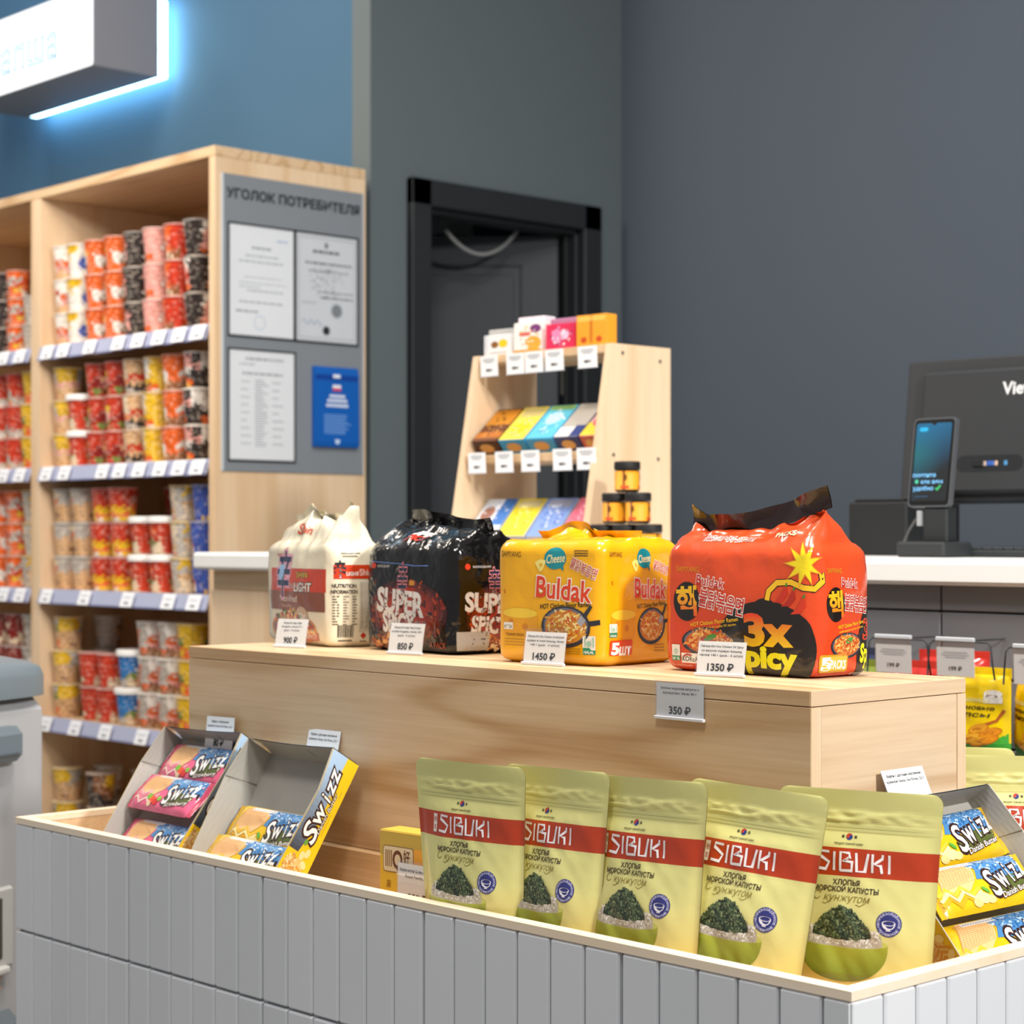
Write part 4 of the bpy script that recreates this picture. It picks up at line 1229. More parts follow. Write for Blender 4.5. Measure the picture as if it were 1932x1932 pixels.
    decal(m, PS, ell(cx, rz, .0440, .0056, 34), 'C5C65A', 1.5, L)
    hill = lambda h0, hwid: [(cx + hwid * cos(R(a)), rz - .001 + h0 * max(0, sin(R(a))) ** .8 - .004 * max(0, -sin(R(a)))) for a in range(0, 360, 8)]
    decal(m, PS, poly(hill(.0175, .0390)), 'BFB6A4', 2, L)
    specks(m, PS, cx, rz + .006, .0375, .0125, 480, .0016, ['E8E2D6', 'D9D0C0', 'C4BAA8', 'F2EEE6', 'ADA28E'], 3, lambda x_, y_: y_ > rz - .003 and abs(x_ - cx) < .039, rnd=rg4)
    mound = lambda x_: .0235 * max(0, 1 - (abs(x_ - cx + .001) / .029) ** 1.8) * (1 + .10 * noise.noise(Vector((x_ * 160, 4, 0))))
    ptsn = [(cx - .001 + .029 * t, rz + .0085 + mound(cx - .001 + .029 * t) * (1 + .07 * noise.noise(Vector((t * 9, 1, 0))))) for t in [-1 + i / 14 for i in range(29)]]
    ptsn += [(cx - .001 + .029 * t, rz + .0055 - .0035 * (1 - t * t) + .0022 * noise.noise(Vector((t * 11, 2, 0)))) for t in [1 - i / 10 for i in range(21)]]
    decal(m, PS, poly(ptsn), '24301F', 4, L)
    specks(m, PS, cx - .001, rz + .019, .0315, .0185, 760, .0019, ['1E2A1E', '2F3E28', '46583A', '18201A', '5E7048', '3A4C34', '8A9468'], 5, lambda x_, y_: rz + .0035 + .0015 * noise.noise(Vector((x_ * 300, 0, 0))) < y_ < rz + .0095 + mound(x_), rnd=rg4, long=1.5)
    # round seal
    sx, sz = .0345, .0730
    decal(m, PS, ell(sx, sz, .0118, .0118, 34), '2E3277', 1, L)
    decal(m, PS, poly([(sx + .0062 * cos(R(-180 * i / 14)), sz + .0005 - .0058 * abs(sin(R(180 * i / 14))) ** .9) for i in range(15)]), 'E9E6EE', 2)
    decal(m, PS, ell(sx, sz + .0008, .0064, .0024, 20), 'E9E6EE', 2.2); decal(m, PS, ell(sx, sz + .0009, .0052, .0016, 18), '2E3277', 3); decal(m, PS, rect(sx - .0022, sz - .0064, sx + .0022, sz - .0054), 'E9E6EE', 2)
    for txt, a0, a1, flip in (('НЕПРЕВЗОЙДЁННОЕ', 195, -15, 0), ('ПОСЛЕВКУСИЕ', 215, 325, 1)):
        for i, ch in enumerate(txt):
            a = R(a0 + (a1 - a0) * i / (len(txt) - 1))
            decal(m, PS, T(ch, sx + .0097 * cos(a), sz + .0097 * sin(a), .0021, .0019, rot=a + (pi / 2 if flip else -pi / 2), res=1, bold=.02), 'C9C6E0', 2)
    # back face print is a plain paper panel
    return m
seaweed = pouch_mesh()
me = seaweed.mesh('seaweed_pouch'); me.materials.append(M_SATIN)
ZB = .7335
POUCH = [((-1.5442, 1.3955, ZB + .002), 3.9, -2.2, -.25, 'pale green seaweed pouch beside the small yellow carton, first of the front row'),
         ((-1.4423, 1.4085, ZB + .002), -2.8, 3.9, -1.45, 'pale green seaweed pouch, second of the front row counting from the yellow carton'),
         ((-1.3228, 1.4185, ZB + .0015), .3, 3.6, -1.6, 'pale green seaweed pouch in the middle of the front row of five'),
         ((-1.2192, 1.4387, ZB + .0015), 5.0, 8.2, 2.1, 'pale green seaweed pouch leaning back, second of the row from the tiled corner'),
         ((-1.1300, 1.5107, ZB), 18.8, 1.8, .2, 'pale green seaweed pouch nearest the tiled corner, its whole rice bowl visible'),
         ((-1.172, 1.868, ZB + .001), 36, 10, 0, 'seaweed pouch in the back corner of the bin behind the opened wafer carton'),
         ((-1.292, 1.885, ZB + .001), 30, 8, 0, 'seaweed pouch behind the riser, only its plain top edge showing')]
for i, (loc, yw, ln, rl, lab) in enumerate(POUCH):
    o = D.objects.new('seaweed_pouch', me)
    COL.objects.link(o)
    o.matrix_world = Matrix.Translation(loc) @ Matrix.Rotation(R(yw), 4, 'Z') @ Matrix.Rotation(-R(ln), 4, 'X') @ Matrix.Rotation(R(rl), 4, 'Y')
    tag(o, lab, 'food pouch', 'seaweed pouches in the tiled bin')

# ---------------------------------------------------------------- opened wafer cartons
def swizz(mb, S, cx, cy, h, wd, rot, lay, brown='3A2420'):
    c_, s_ = cos(rot), sin(rot)
    at = lambda x, y: (cx + x * c_ - y * s_, cy + x * s_ + y * c_)
    for bd, col, l in ((.11, brown, lay), (.02, 'FBFAF7', lay + 1.5)):
        decal(mb, S, T('S', *at(-wd * .40, -h * .08), h * 1.4, wd * .25, bold=bd * .8, shear=.25, rot=rot), col, l)
        for i, ch in enumerate('wizz'):
            x_ = (-.13, .10, .26, .43)[i]
            decal(mb, S, T(ch, *at(wd * x_, h * (.02 + .05 * i)), h * 1.15, wd * (.25, .06, .165, .165)[i], bold=bd if ch != 'i' else bd * .6, shear=.2, rot=rot + .05), col, l + .1)

def carton_mesh_parts(a, c, b, seed):
    """local: x along the opening, y into the carton, z up its length"""
    IN, t = 'ABA79F', .0014
    o = {}
    m = MB()
    m.box((-a / 2, c - t, 0), (a / 2, c, b), IN)
    m.box((-a / 2 + t, 0, 0), (a / 2 - t, c - t, t), IN)
    o['back_panel'] = m
    m = MB()
    m.grid(lambda u, v: (-a / 2 + a * u, (c - t) * v + .0, b + .004 * sin(pi * v) * (1 - u) - .002 * sin(pi * u)), 8, 4, IN)
    m.grid(lambda u, v: (-a / 2 + a * u, (c - t) * v + .0, b + .0012 + .004 * sin(pi * v) * (1 - u) - .002 * sin(pi * u)), 8, 4, '8FA6C0')
    m.box((a * .12, .004, b - .0008), (a * .123, c - .004, b - .0002), '77736C')
    o['top_flap'] = m
    def outline(k):
        return [(0, 0), (c, 0), (c, b), (.0, b), (-.004, b * .72)] if k else [(0, 0), (c, 0), (c, b), (0, b), (-.0035, b * .70)]
    for nm, x0, sgn in (('side_panel_l', -a / 2, -1), ('side_panel_r', a / 2 - t, 1)):
        m = MB()
        # the flap folds outwards a little above its crease
        bow = lambda z: .010 * (z / (.70 * b) if z < .70 * b else max(0, (b - z) / (.30 * b)))
        zz_ = [0, .2 * b, .4 * b, .6 * b, .70 * b, .8 * b, .9 * b, b]
        for off in (0, t):
            m.grid(lambda u, v, off=off: (x0 + off + sgn * bow(zz_[round(v * 7)]) * (1 - u) , c * u, zz_[round(v * 7)]), 6, 7, IN, False)
        for z_, z2 in zip(zz_, zz_[1:]):
            m.add([(x0 + sgn * bow(z_), 0, z_), (x0 + t + sgn * bow(z_), 0, z_), (x0 + t + sgn * bow(z2), 0, z2), (x0 + sgn * bow(z2), 0, z2)], [(0, 1, 2, 3)], 'BDB8AE')
        m.add([(x0 , 0, b), (x0 + t, 0, b), (x0 + t, c, b), (x0, c, b)], [(0, 1, 2, 3)], 'C8C4BA')
        xi = x0 + t if sgn < 0 else x0
        m.tube([(xi + sgn * .0095, .0, .70 * b), (xi + sgn * .0035, c * .62, .735 * b), (xi - sgn * .0003, c - .003, .75 * b)], .0006, '8A867F', 5)
        # printed outside
        xo = x0 - .0002 if sgn < 0 else x0 + t + .0002
        S = lambda u, v, xo=xo, sgn=sgn: (Vector((xo + sgn * bow(u) * (.5 + sgn * v / c), c / 2 - sgn * v, u)), Vector((sgn, 0, 0)))
        decal(m, S, rect(0, -c / 2, b, c / 2 - .0004), 'F0C71C', 0, .015)
        decal(m, S, poly([(b * .28, c / 2 - .001), (b * .28, c * .12), (b * .52, -c * .06), (b * .8, -c * .02), (b * .999, -c * .08), (b * .999, c / 2 - .001)]), lambda u, v: mixc('3B4250', 'A9C6E4', (u / b - .28) / .62), 1, .012)
        swizz(m, S, b * .63, c * .10, c * .40, b * .50, 0, 2)
        decal(m, S, T('Danish Butter', b * .60, -c * .19, c * .13, b * .30, shear=.2, bold=.09), '3A2420', 2); decal(m, S, T('Danish Butter', b * .60, -c * .19, c * .13, b * .30, shear=.2, bold=.0), 'F8F2DC', 3.5)
        decal(m, S, rect(b * .45, -c * .36, b * .78, -c * .345), 'A48A1C', 2)
        decal(m, S, ell(b * .14, c * .05, b * .10, c * .34, 22), 'E7C27A', 2); specks(m, S, b * .17, c * .2, b * .10, c * .2, 90, .0022, ['D8A862', 'C88E48', 'F4DDA8'], 3, rnd=random.Random(seed))
        for k in range(4):
            decal(m, S, stroke([(b * (.06 + .03 * k), -c * .42), (b * (.10 + .03 * k), -c * .05), (b * (.05 + .035 * k), c * .2)], .0022), 'D9962C', 3)
        for k, (x, y) in enumerate(((.27, -.05), (.22, -.22), (.12, -.3), (.3, -.2))):
            decal(m, S, ell(b * x, c * y, .006, .004, 14, rot=k), 'F3DC9A', 4)
        decal(m, S, ell(b * .36, c * .02, .004, .003, 10), '6CA23A', 4)
        o[nm] = m
    return o
def bar_mesh(kind):
    Wb, Hb, tb = .166, .058, .0135
    def f(u, v, sg=-1):
        e = min(1, max(0, (.90 - abs(u)) * Wb / 2 / .010))
        k = max(0, e) ** .6 if e > 0 else 0
        y = sg * (tb / 2 * k * (1 - min(1, abs(v)) ** 5) + .0004)
        rip = .0009 * sin(u * 95) * (1 - k) + .0015 * sin(v * 3 + u) * (1 - k) + .0006 * noise.noise(Vector((u * 5, v * 3, sg))) * k
        ser = .0012 * abs((v * 11) % 1 - .5) if abs(u) > .999 else 0
        return Vector((u * Wb / 2 * (1 - ser * 10), y + rip, v * Hb / 2 * (1 - .03 * (1 - k))))
    base, pale, sealc = ('E8688C', 'F6C2B4', 'D9506E') if kind == 's' else ('E8BE1C', 'F3DDA0', 'DCAE1C')
    m = MB()
    us = [-1, -.985, -.96, -.93, -.9, -.875, -.85, -.82] + [-.78 + .065 * i for i in range(25)] + [.82, .85, .875, .9, .93, .96, .985, 1]
    def cf(u, v):
        uu = us[int(u * (len(us) - 1))]
        return (sealc if int(abs(uu) * 60) % 2 else mixc(sealc, '6A3A20', .3)) if abs(uu) > .89 else base
    for sg in (-1, 1):
        m.grid(lambda u, v, sg=sg: f(us[round(u * (len(us) - 1))], -1 + 2 * v, sg), len(us) - 1, 16, cf)
    def S(u, v):
        a, b = u * 1.17 / (Wb / 2), v * 1.16 / (Hb / 2)
        e = .01
        n = (f(a + e, b) - f(a - e, b)).cross(f(a, b + e) - f(a, b - e))
        return f(a, b), n.normalized()
    L = .006
    rg5 = random.Random(3 if kind == 's' else 4)
    decal(m, S, poly([(-.060, -.010), (-.045, .0235), (.0, .0235), (-.008, .004), (-.022, -.006), (-.04, -.004)]), 'F2C48A', 1, L)
    for i in range(13):
        decal(m, S, stroke([(-.056 + i * .0042, -.004 + .001 * i), (-.048 + i * .0042, .022)], .0005), 'D89C62', 1.6, L)
        decal(m, S, stroke([(-.056 + .0005 * i, -.002 + i * .0019), (-.008, .004 + i * .0016)], .0005), 'D89C62', 1.6, L)
    for k in range(3):
        decal(m, S, stroke([(-.062, -.006 - k * .005), (-.052, -.0005 - k * .005), (-.044, -.008 - k * .005), (-.032, -.001 - k * .005), (-.022, -.010 - k * .004), (-.010, -.004 - k * .004)], .003), ['F4B0B4', 'EE8CA0', 'F7CCC4'][k] if kind == 's' else ['F0C040', 'F8E4A0', 'E4A628'][k], 2 + k * .3, L)
    decal(m, S, poly([(-.016, .0238), (.062, .0238), (.063, .004), (.04, -.002), (.02, .001), (-.006, .004), (.0, .014)]), '4E88C0', 1.4, L)
    specks(m, S, .026, .017, .034, .007, 90, .0022, ['8FB6DA', '2E62A0', 'C4DAEC', '6A9ACA'], 2, lambda x, y: y < .023 and y > .010, rnd=rg5)
    decal(m, S, rect(-.040, .0195, .004, .0232), 'F0ECE4', 2.5, L)
    for k in range(12):
        decal(m, S, rect(-.038 + k * .0034, .0205, -.0358 + k * .0034, .0216), '8C98B8', 3)
    decal(m, S, ell(.03, -.006, .028, .008, 24, rot=.12), '5A6430', 2, L)
    swizz(m, S, .031, .0035, .0185, .056, .17, 3)
    w2 = 'Strawberry' if kind == 's' else 'Danish Butter'
    decal(m, S, T(w2, .034, -.0125, .0052, .044, shear=.2, bold=.10, rot=.15), '4A2A22', 4); decal(m, S, T(w2, .034, -.0125, .0052, .044, shear=.2, bold=.01, rot=.15), 'FAF4E8', 5.5)
    if kind == 's':
        for x, y, r, c in ((-.018, -.012, .006, 'E8562E'), (-.010, -.015, .005, 'D8382C'), (-.026, -.009, .005, '7CB83C'), (-.004, -.010, .004, '86BE48'), (-.021, -.018, .004, 'F4D8B0')):
            decal(m, S, ell(x, y, r, r * .8, 16), c, 5)
    else:
        for x, y, r, c in ((-.012, -.015, .008, 'F4DE9C'), (-.022, -.018, .006, 'EED088'), (-.004, -.017, .006, 'F2D690')):
            decal(m, S, ell(x, y, r, r * .6, 16), c, 5)
        decal(m, S, ell(-.005, -.008, .0045, .0022, 14, rot=-.8), '5FA83C', 6)
    return m
_bar = {}
for k in 'sb':
    _bar[k] = bar_mesh(k).mesh('wafer_bar'); _bar[k].materials.append(M_FILM)

CART = []
def carton(base, yaw, lean, roll, a, c, b, label, seed, bars):
    t = thing('wafer_carton', label, 'carton', group='opened wafer cartons in the tiled bin')
    MW = Matrix.Translation(base) @ Matrix.Rotation(R(yaw), 4, 'Z') @ Matrix.Rotation(-R(lean), 4, 'X') @ Matrix.Rotation(R(roll), 4, 'Y')
    MW = MW @ Matrix.Translation((0, 0, .012))
    t.matrix_world = MW
    CART.append(MW)
    for nm, m in carton_mesh_parts(a, c, b, seed).items():
        m.obj('side_panel' if nm.startswith('side') else nm, M_CARD, t)
    for k, x, y, z, rl, tl, lab in bars:
        o = D.objects.new('wafer_bar', _bar[k])
        COL.objects.link(o)
        o.matrix_world = MW @ Matrix.Translation((x, y, z)) @ Matrix.Rotation(R(rl), 4, 'Y') @ Matrix.Rotation(R(tl), 4, 'X')
        tag(o, lab, 'snack bar', 'wafer bars in the opened cartons')
carton((-2.2085, 1.3846, .747), -3.3, 35.5, -2.0, .192, .036, .1875, 'opened grey-lined carton of pink wafer bars at the shelf end of the bin', 1,
       [('s', -.006, .0255, .146, 1, 0, 'pink strawberry wafer bar, uppermost in its carton'), ('s', -.010, .0135, .092, 1.5, -8, 'pink strawberry wafer bar in the middle of its carton, overlapping the others'), ('s', -.004, .0255, .0285, 1, 0, 'pink strawberry wafer bar at the bottom, half hidden by the rim')])
carton((-1.9826, 1.3736, .747), -1.95, 32.4, -.76, .184, .046, .1815, 'opened carton with yellow Swizz side panel, nearly empty of its butter wafers', 2,
       [('b', -.004, .034, .074, .5, 0, 'yellow butter wafer bar, upper of two in the nearly empty carton'), ('b', -.010, .0225, .028, 1, -6, 'yellow butter wafer bar at the foot of the nearly empty carton')])
carton((-1.042, 1.679, .748), 84, 38, -1.2, .180, .036, .190, 'opened carton of yellow wafer bars facing the short tiled side', 3,
       [('b', .012, .0255, .146, -2, 0, 'yellow butter wafer bar, uppermost in the carton by the tiled corner'), ('b', .006, .0135, .087, 0, -8, 'yellow butter wafer bar in the middle of the carton by the tiled corner'), ('b', .004, .0255, .0285, 0, 0, 'yellow butter wafer bar at the bottom of the carton by the tiled corner')])
WG = 'price cards behind the wafer cartons'
def carton_card(i, x, y, z, tl, txt, label):
    t = price_card('price_card', txt, '80 ₽', (0, 0, 0), 0, 0, label, .068, .046, WG, holder=False, curve=-.003)
    t.matrix_world = CART[i] @ Matrix.Translation((x, y, z)) @ Matrix.Rotation(R(tl), 4, 'X')
carton_card(0, .012, .031, .1875 - .014, 24, ['Вафли с клубничным', 'кремом Swizz Uni Firms, 22 г'], 'white price card tucked behind the carton of pink wafers')
carton_card(1, .004, .0526, .1815 - .004, 15, ['Вафли с датским масляным', 'кремом Swizz Uni Firms, 22 г'], 'white price card tucked behind the nearly empty butter wafer carton')
price_card('price_card', ['Вафли с датским масляным', 'кремом Swizz Uni Firms, 22 г'], '80 ₽', (-1.1765, 1.672, .8885), R(90), R(-24), 'white price card leaning on the short end of the riser', .072, .046, WG, holder=False)

# ---- small yellow carton
qb = thing('sweets_carton', 'small yellow carton with brown Q emblem at the foot of the riser', 'carton', (-1.7425, 1.428, .7287), (0, 0, R(5)))
m = MB()
m.box((0, 0, 0), (.086, .032, .1045), 'E9BE3A', .0006)
S = planeS((0, 0, 0))
decal(m, S, rect(.0006, .0775, .0855, .104), 'C9A94A', 0)
decal(m, S, ell(.062, .062, .020, .026, 24), 'F0A83C', 1)
decal(m, S, rrect(.006, .058, .055, .088, .004), '7A5030', 2); decal(m, S, rrect(.0068, .0588, .0542, .0872, .0035), 'E4CFA6', 3)
decal(m, S, T('Q', .0295, .0735, .021, .015, bold=.03), '6A3C22', 4)
decal(m, S, T('好', .044, .0765, .012, .010, bold=.02), '6A3C22', 4)
for i in range(4):
    decal(m, S, rect(.010 + i * .003, .064, .0115 + i * .003, .083), '8A6238', 4); decal(m, S, rect(.038 + i * .0032, .062, .0395 + i * .0032, .070), '8A6238', 4)
decal(m, S, T('麻', .015, .044, .008, .007), '8A5A1E', 2)
S2 = planeS((.086, 0, 0), (0, 1, 0), (0, 0, 1), (1, 0, 0))
for i in range(6):
    decal(m, S2, rect(.004, .012 + i * .010, .012, .017 + i * .010), 'A8401E', 1)
m.obj('box', M_CARD, qb)
m = MB()
m.box((.0005, .0005, .1045), (.0855, .0315, .1053), 'DDB747', .0002)
m.obj('lid_flap', M_CARD, qb)
price_card('price_card', ['Какао-моти Q-idea с бананом', 'Royal Family, 80 г'], '350 ₽', (-1.668, 1.4215, .7505), R(3), R(-2), 'white 350 price card fixed on the small yellow carton', .066, .051, None)

# ---------------------------------------------------------------- counter display stand with sweets
CZ = 1.1352
st = thing('counter_display_stand', 'slant sided maple display stand holding sweets on the white counter', 'display stand', (-2.969, 2.607, CZ))
prof = [(0, 0), (.236, 0), (.236, .402), (.072, .402)]
for x in (0, .377):
    MB().prism(prof, x, x + .017, 0, 'ffffff').obj('side_panel', M_WZ, st)
yf = lambda z: .072 * z / .402
for z in (.385, .181, .0005):
    y = yf(z) + .004
    MB().box((.0172, y, z), (.3768, .234 if z > .3 else .205, z + .0165), 'ffffff', .0008).obj('shelf', M_WX, st)
for y, z in ((.10, .385), (.205, .375), (.075, .19), (.20, .185)):
    MB().lathe([(.0025, .394), (.0035, .394), (.0035, .3955), (.0005, .3958)], 10, '5A5550', Matrix.Translation((0, y, z)) @ Matrix.Rotation(R(90), 4, 'Y')).obj('screw_cap', M_PLAST, st)

def sweet(label, x0, w_, y0, z0, c, b, lean, face, cols, end='', open_=None, group='sweets on the counter stand'):
    """a small printed carton leaning back"""
    t = thing('sweets_box', label, 'sweets box', (x0 + w_ / 2, y0, z0), (-R(lean), 0, R(4)), group)
    m = MB()
    w_ *= .94
    m.box((-w_ / 2, 0, 0), (w_ / 2, c, b), end or face, .0008)
    S = planeS((0, 0, 0))
    decal(m, S, rect(-w_ / 2 + .001, .001, w_ / 2 - .001, b - .001), face, 0)
    for kind, *q, col in cols:
        if kind == 'e': decal(m, S, ell(q[0] * w_, q[1] * b, q[2] * w_, q[3] * b, 20), col, 2)
        elif kind == 'r': decal(m, S, rect(q[0] * w_, q[1] * b, q[2] * w_, q[3] * b), col, 1)
        elif kind == 's': specks(m, S, q[0] * w_, q[1] * b, q[2] * w_, q[3] * b, 30, .004, col, 3, rnd=random.Random(4), long=1.6)
    if end:
        S2 = planeS((0, c / 2, 0), (1, 0, 0), (0, 1, 0), (0, 0, -1))
        decal(m, S2, ell(0, 0, w_ * .28, c * .3, 16), 'D9A45C', 1)
        S3 = planeS((w_ / 2, c / 2, b / 2), (0, 1, 0), (0, 0, 1), (1, 0, 0))
        decal(m, S3, rect(-c * .3, -b * .35, c * .3, -b * .25), face, 1)
    m.obj('box', M_CARD, t)
    if open_:
        m = MB()
        m.box((-w_ / 2 + .002, c * .2, b), (w_ / 2 - .002, c * .9, b + .012), open_, .002)
        m.obj('open_flap', M_CARD, t)
    return t
zt = CZ + .402
sweet('white sweets box with gold dot, end of the stand top nearest the shelves', -2.952, .082, 2.695, zt, .05, .042, 0, 'E8E8EA', [('r', -.5, 0, -.38, 1, 'D4D6DC'), ('e', -.12, .52, .13, .16, '8A5A28'), ('e', .18, .56, .16, .2, 'F0C81C'), ('r', -.3, .1, .3, .16, 'A8A8AE')], open_='B4B2AE')
sweet('white and orange sweets box on the stand top, second along', -2.864, .080, 2.695, zt, .05, .060, 0, 'F2EDE8', [('r', -.5, 0, .5, .1, 'E8923A'), ('e', .2, .3, .28, .24, 'F0A83A'), ('e', .28, .78, .2, .14, '7A3A78'), ('r', -.3, .55, .1, .68, 'D86A5A'), ('s', 0, .5, .4, .35, ['F4C060', 'FFFFFF', 'E8A070'])], open_='E6DCE4')
sweet('bright pink sweets box on the stand top beside the orange pair', -2.772, .080, 2.695, zt, .05, .050, 0, 'DC2E58', [('e', -.1, .5, .2, .3, 'F08AB8'), ('e', .15, .55, .15, .2, 'F4C4E0'), ('s', 0, .5, .4, .35, ['F4A0C8', '8A1C60', 'FFFFFF'])], open_='B07898')
sweet('amber twin sweets box at the end of the stand top by its solid side', -2.682, .082, 2.69, zt, .03, .060, 0, 'EFA02C', [('r', -.06, .1, .04, .98, 'C8761C'), ('r', -.45, .8, .45, .95, 'F6BE58'), ('e', -.25, .2, .1, .1, 'C8501C'), ('e', .25, .2, .1, .1, 'C8501C')])
zm = CZ + .1975
for lab, x0, w_, face, cols, end in (
    ('brown and orange sweets carton tilted on the middle shelf of the stand', -2.945, .074, '6A3818', [('r', -.5, .5, .5, .95, 'C8821E'), ('r', -.5, .1, .5, .28, 'B86A1C'), ('s', 0, .5, .4, .4, ['3A2010', 'E0A040'])], '4A2410'),
    ('yellow faced sweets carton tilted on the middle shelf, blue underneath', -2.866, .074, 'E8D24A', [('e', 0, .35, .34, .16, 'F2C81C'), ('r', -.4, .7, .4, .95, 'C8B878'), ('s', 0, .4, .4, .3, ['F4E8A0', 'D8B020', '98C0D0'])], '2E9CD0'),
    ('turquoise sweets carton tilted on the middle shelf of the stand', -2.788, .076, '5CC0DC', [('e', 0, .6, .3, .18, 'B4E4F0'), ('r', -.45, .85, .45, .98, '8AB868'), ('s', 0, .5, .4, .35, ['FFFFFF', '2A8AB8', 'E8F4C8'])], '3CA0D4'),
    ('grey lined navy sweets carton tilted on the middle shelf of the stand', -2.708, .066, 'B4AEA6', [('r', -.5, .02, .1, .3, 'E8E4E0'), ('r', .1, .02, .5, .34, '2A3A7C')], '24366E'),
    ('pink and yellow sweets carton half hidden by the stand side', -2.638, .044, 'D8A8A8', [('r', -.5, .02, .5, .4, 'E8C83C'), ('e', 0, .45, .3, .16, 'E0506A')], 'C8604A')):
    sweet(lab, x0, w_, 2.652, zm + .0285, .036, .108, 50, face, cols, end)
zb = CZ + .0175
for lab, x0, w_, face, cols in (
    ('white and blue sweets carton on the lowest shelf behind the black pack', -2.944, .088, 'DDE6F2', [('r', .1, .3, .5, 1, '3A78C8'), ('e', -.2, .6, .2, .2, 'A87868'), ('s', 0, .6, .4, .3, ['9AB8E0', 'FFFFFF', '4A6AA8'])]),
    ('yellow sweets carton on the lowest shelf of the stand', -2.850, .080, 'E6D42A', [('r', -.4, .75, .4, .95, 'C8BC88'), ('s', 0, .5, .4, .3, ['F8F0A0', 'C8A81C'])]),
    ('light blue sweets carton on the lowest shelf of the stand', -2.764, .080, '7C9CE0', [('r', -.4, .75, .4, .95, '9AA4C0'), ('s', 0, .5, .4, .3, ['E8F0FF', '4A70C8'])]),
    ('rose pink sweets carton on the lowest shelf by the solid side', -2.678, .076, 'E0708C', [('r', -.4, .05, .4, .18, 'F0D8E0'), ('s', 0, .5, .4, .3, ['F4B8C8', 'C84A6A'])])):
    sweet(lab, x0, w_, 2.632, zb + .0175, .030, .105, 44, face, cols, 'B8C4D8')

def stand_card(x, y, z, label, group):
    t = thing('price_card', label, 'price tag', (x, y, z), (R(3), 0, 0), group)
    m = MB()
    m.box((-.0255, -.0008, 0), (.0255, 0, .041), 'F4F4F6')
    S = planeS((0, -.0008, 0))
    for i, (w_, zz) in enumerate(((.034, .034), (.036, .0305), (.024, .027))):
        decal(m, S, rect(-w_ / 2, zz, w_ / 2, zz + .0016), 'B4B6BC', 1)
    decal(m, S, rect(-.009, .0095, .004, .0145), '55575E', 1); decal(m, S, rect(.006, .0095, .009, .0145), '55575E', 1)
    m.obj('card', M_PAPER, t)
    MB().box((-.0265, -.0016, -.001), (.0265, .0004, .001), 'D0D2D8').obj('sleeve_foot', M_PLAST, t)
PL = ['first', 'second', 'third', 'fourth', 'fifth']
for i, x in enumerate((-2.915, -2.838, -2.784, -2.727, -2.636)):
    stand_card(x, 2.6755, 1.494, 'white price card on the stand top edge, %s from the shelf side' % PL[i], 'price cards on the stand top')
for i, x in enumerate((-2.912, -2.832, -2.757, -2.668, -2.603)):
    stand_card(x, 2.6395, 1.297, 'white price card on the stand middle edge, %s from the shelf side' % PL[i], 'price cards on the stand middle shelf')
# jars
jar0 = None
JH = .0575
spots = [(-2.523, 0, 'bottom row of the jar pyramid, beside the stand'), (-2.465, 0, 'middle of the bottom row of the jar pyramid'), (-2.407, 0, 'bottom row end of the jar pyramid, behind the yellow pack'),
         (-2.494, 1, 'second row of the jar pyramid, next to the stand'), (-2.436, 1, 'second row of the jar pyramid, away from the stand'), (-2.465, 2, 'alone on the peak of the jar pyramid')]
for x, k, lab in spots:
    loc = (x, 2.60 + .002 * k, CZ + .0003 + k * JH)
    lab = 'black lidded orange jar, ' + lab
    if jar0 is None:
        jar0 = thing('sauce_jar', lab, 'jar', loc, (0, 0, 0), 'jars stacked beside the stand')
        MB().lathe([(.018, 0), (.0225, .003), (.0225, .04), (.0005, .041)], 28, lambda a, i: '2A1810').obj('glass', M_PLAST, jar0)
        m = MB()
        m.lathe([(.0229, .005), (.0229, .0385)], 28, lambda a, i: 'E89A1E' if (a * 4) % 1 < .8 else '7A3E14')
        for a0 in range(4):
            Sj = lambda u, v, a0=a0: (Vector((.0229 * sin(u / .0229 + a0 * pi / 2), -.0229 * cos(u / .0229 + a0 * pi / 2), v)), Vector((sin(u / .0229 + a0 * pi / 2), -cos(u / .0229 + a0 * pi / 2), 0)))
            decal(m, Sj, ell(0, .027, .0035, .006, 14), '6A4414', 1, .003); decal(m, Sj, rect(-.009, .007, .007, .012), 'D8542A', 1, .003)
        m.obj('label', M_CARD, jar0)
        MB().lathe([(.0005, .041), (.0238, .041), (.0243, .0425), (.0243, .054), (.023, .0565), (.0005, .057)], 28, '1E1C1B').obj('lid', M_MATTE, jar0)
    else:
        dup(jar0, loc, (0, 0, .3 * k), lab)

# ---------------------------------------------------------------- till: monitor, phone terminal, printer
mo = thing('till_monitor', 'black flat monitor seen from behind on the white counter', 'monitor', (-1.935, 3.115, CZ), (0, 0, R(3)))
Mt = TM((0, 0, 0), 0, R(-7))
m = MB()
m.box((-.285, -.012, .098), (.29, .018, .372), '2E3033', .004, Mt)
m.box((-.24, -.03, .112), (.25, -.011, .345), '2B2D30', .006, Mt)
m.obj('housing', M_MATTE, mo)
m = MB()
S = lambda u, v: (Mt @ Vector((u, -.0302, v)), (Mt.to_3x3() @ Vector((0, -1, 0))))
decal(m, S, T('ViewSonic', -.067, .3065, .0235, None, bold=.03, anchor='l'), 'D8DADA', 1)
m.obj('lettering', M_PLAST, mo)
m = MB()
m.prism(rrect(-.155, .152, -.018, .182, .014)[0], -.0305, -.0295, 1, '1B1D20', Mt)
m.box((-.120, -.034, .160), (-.095, -.0305, .173), '16181A', .002, Mt)
for x, c, wd in ((-.095, 'C8A890', .006), (-.083, '3058A8', .016), (-.071, 'C8A890', .006), (-.052, '3C84B4', .007)):
    m.box((x - wd / 2, -.0325, .162), (x + wd / 2, -.0303, .171), c, .001, Mt)
m.obj('port_recess', M_PLAST, mo)
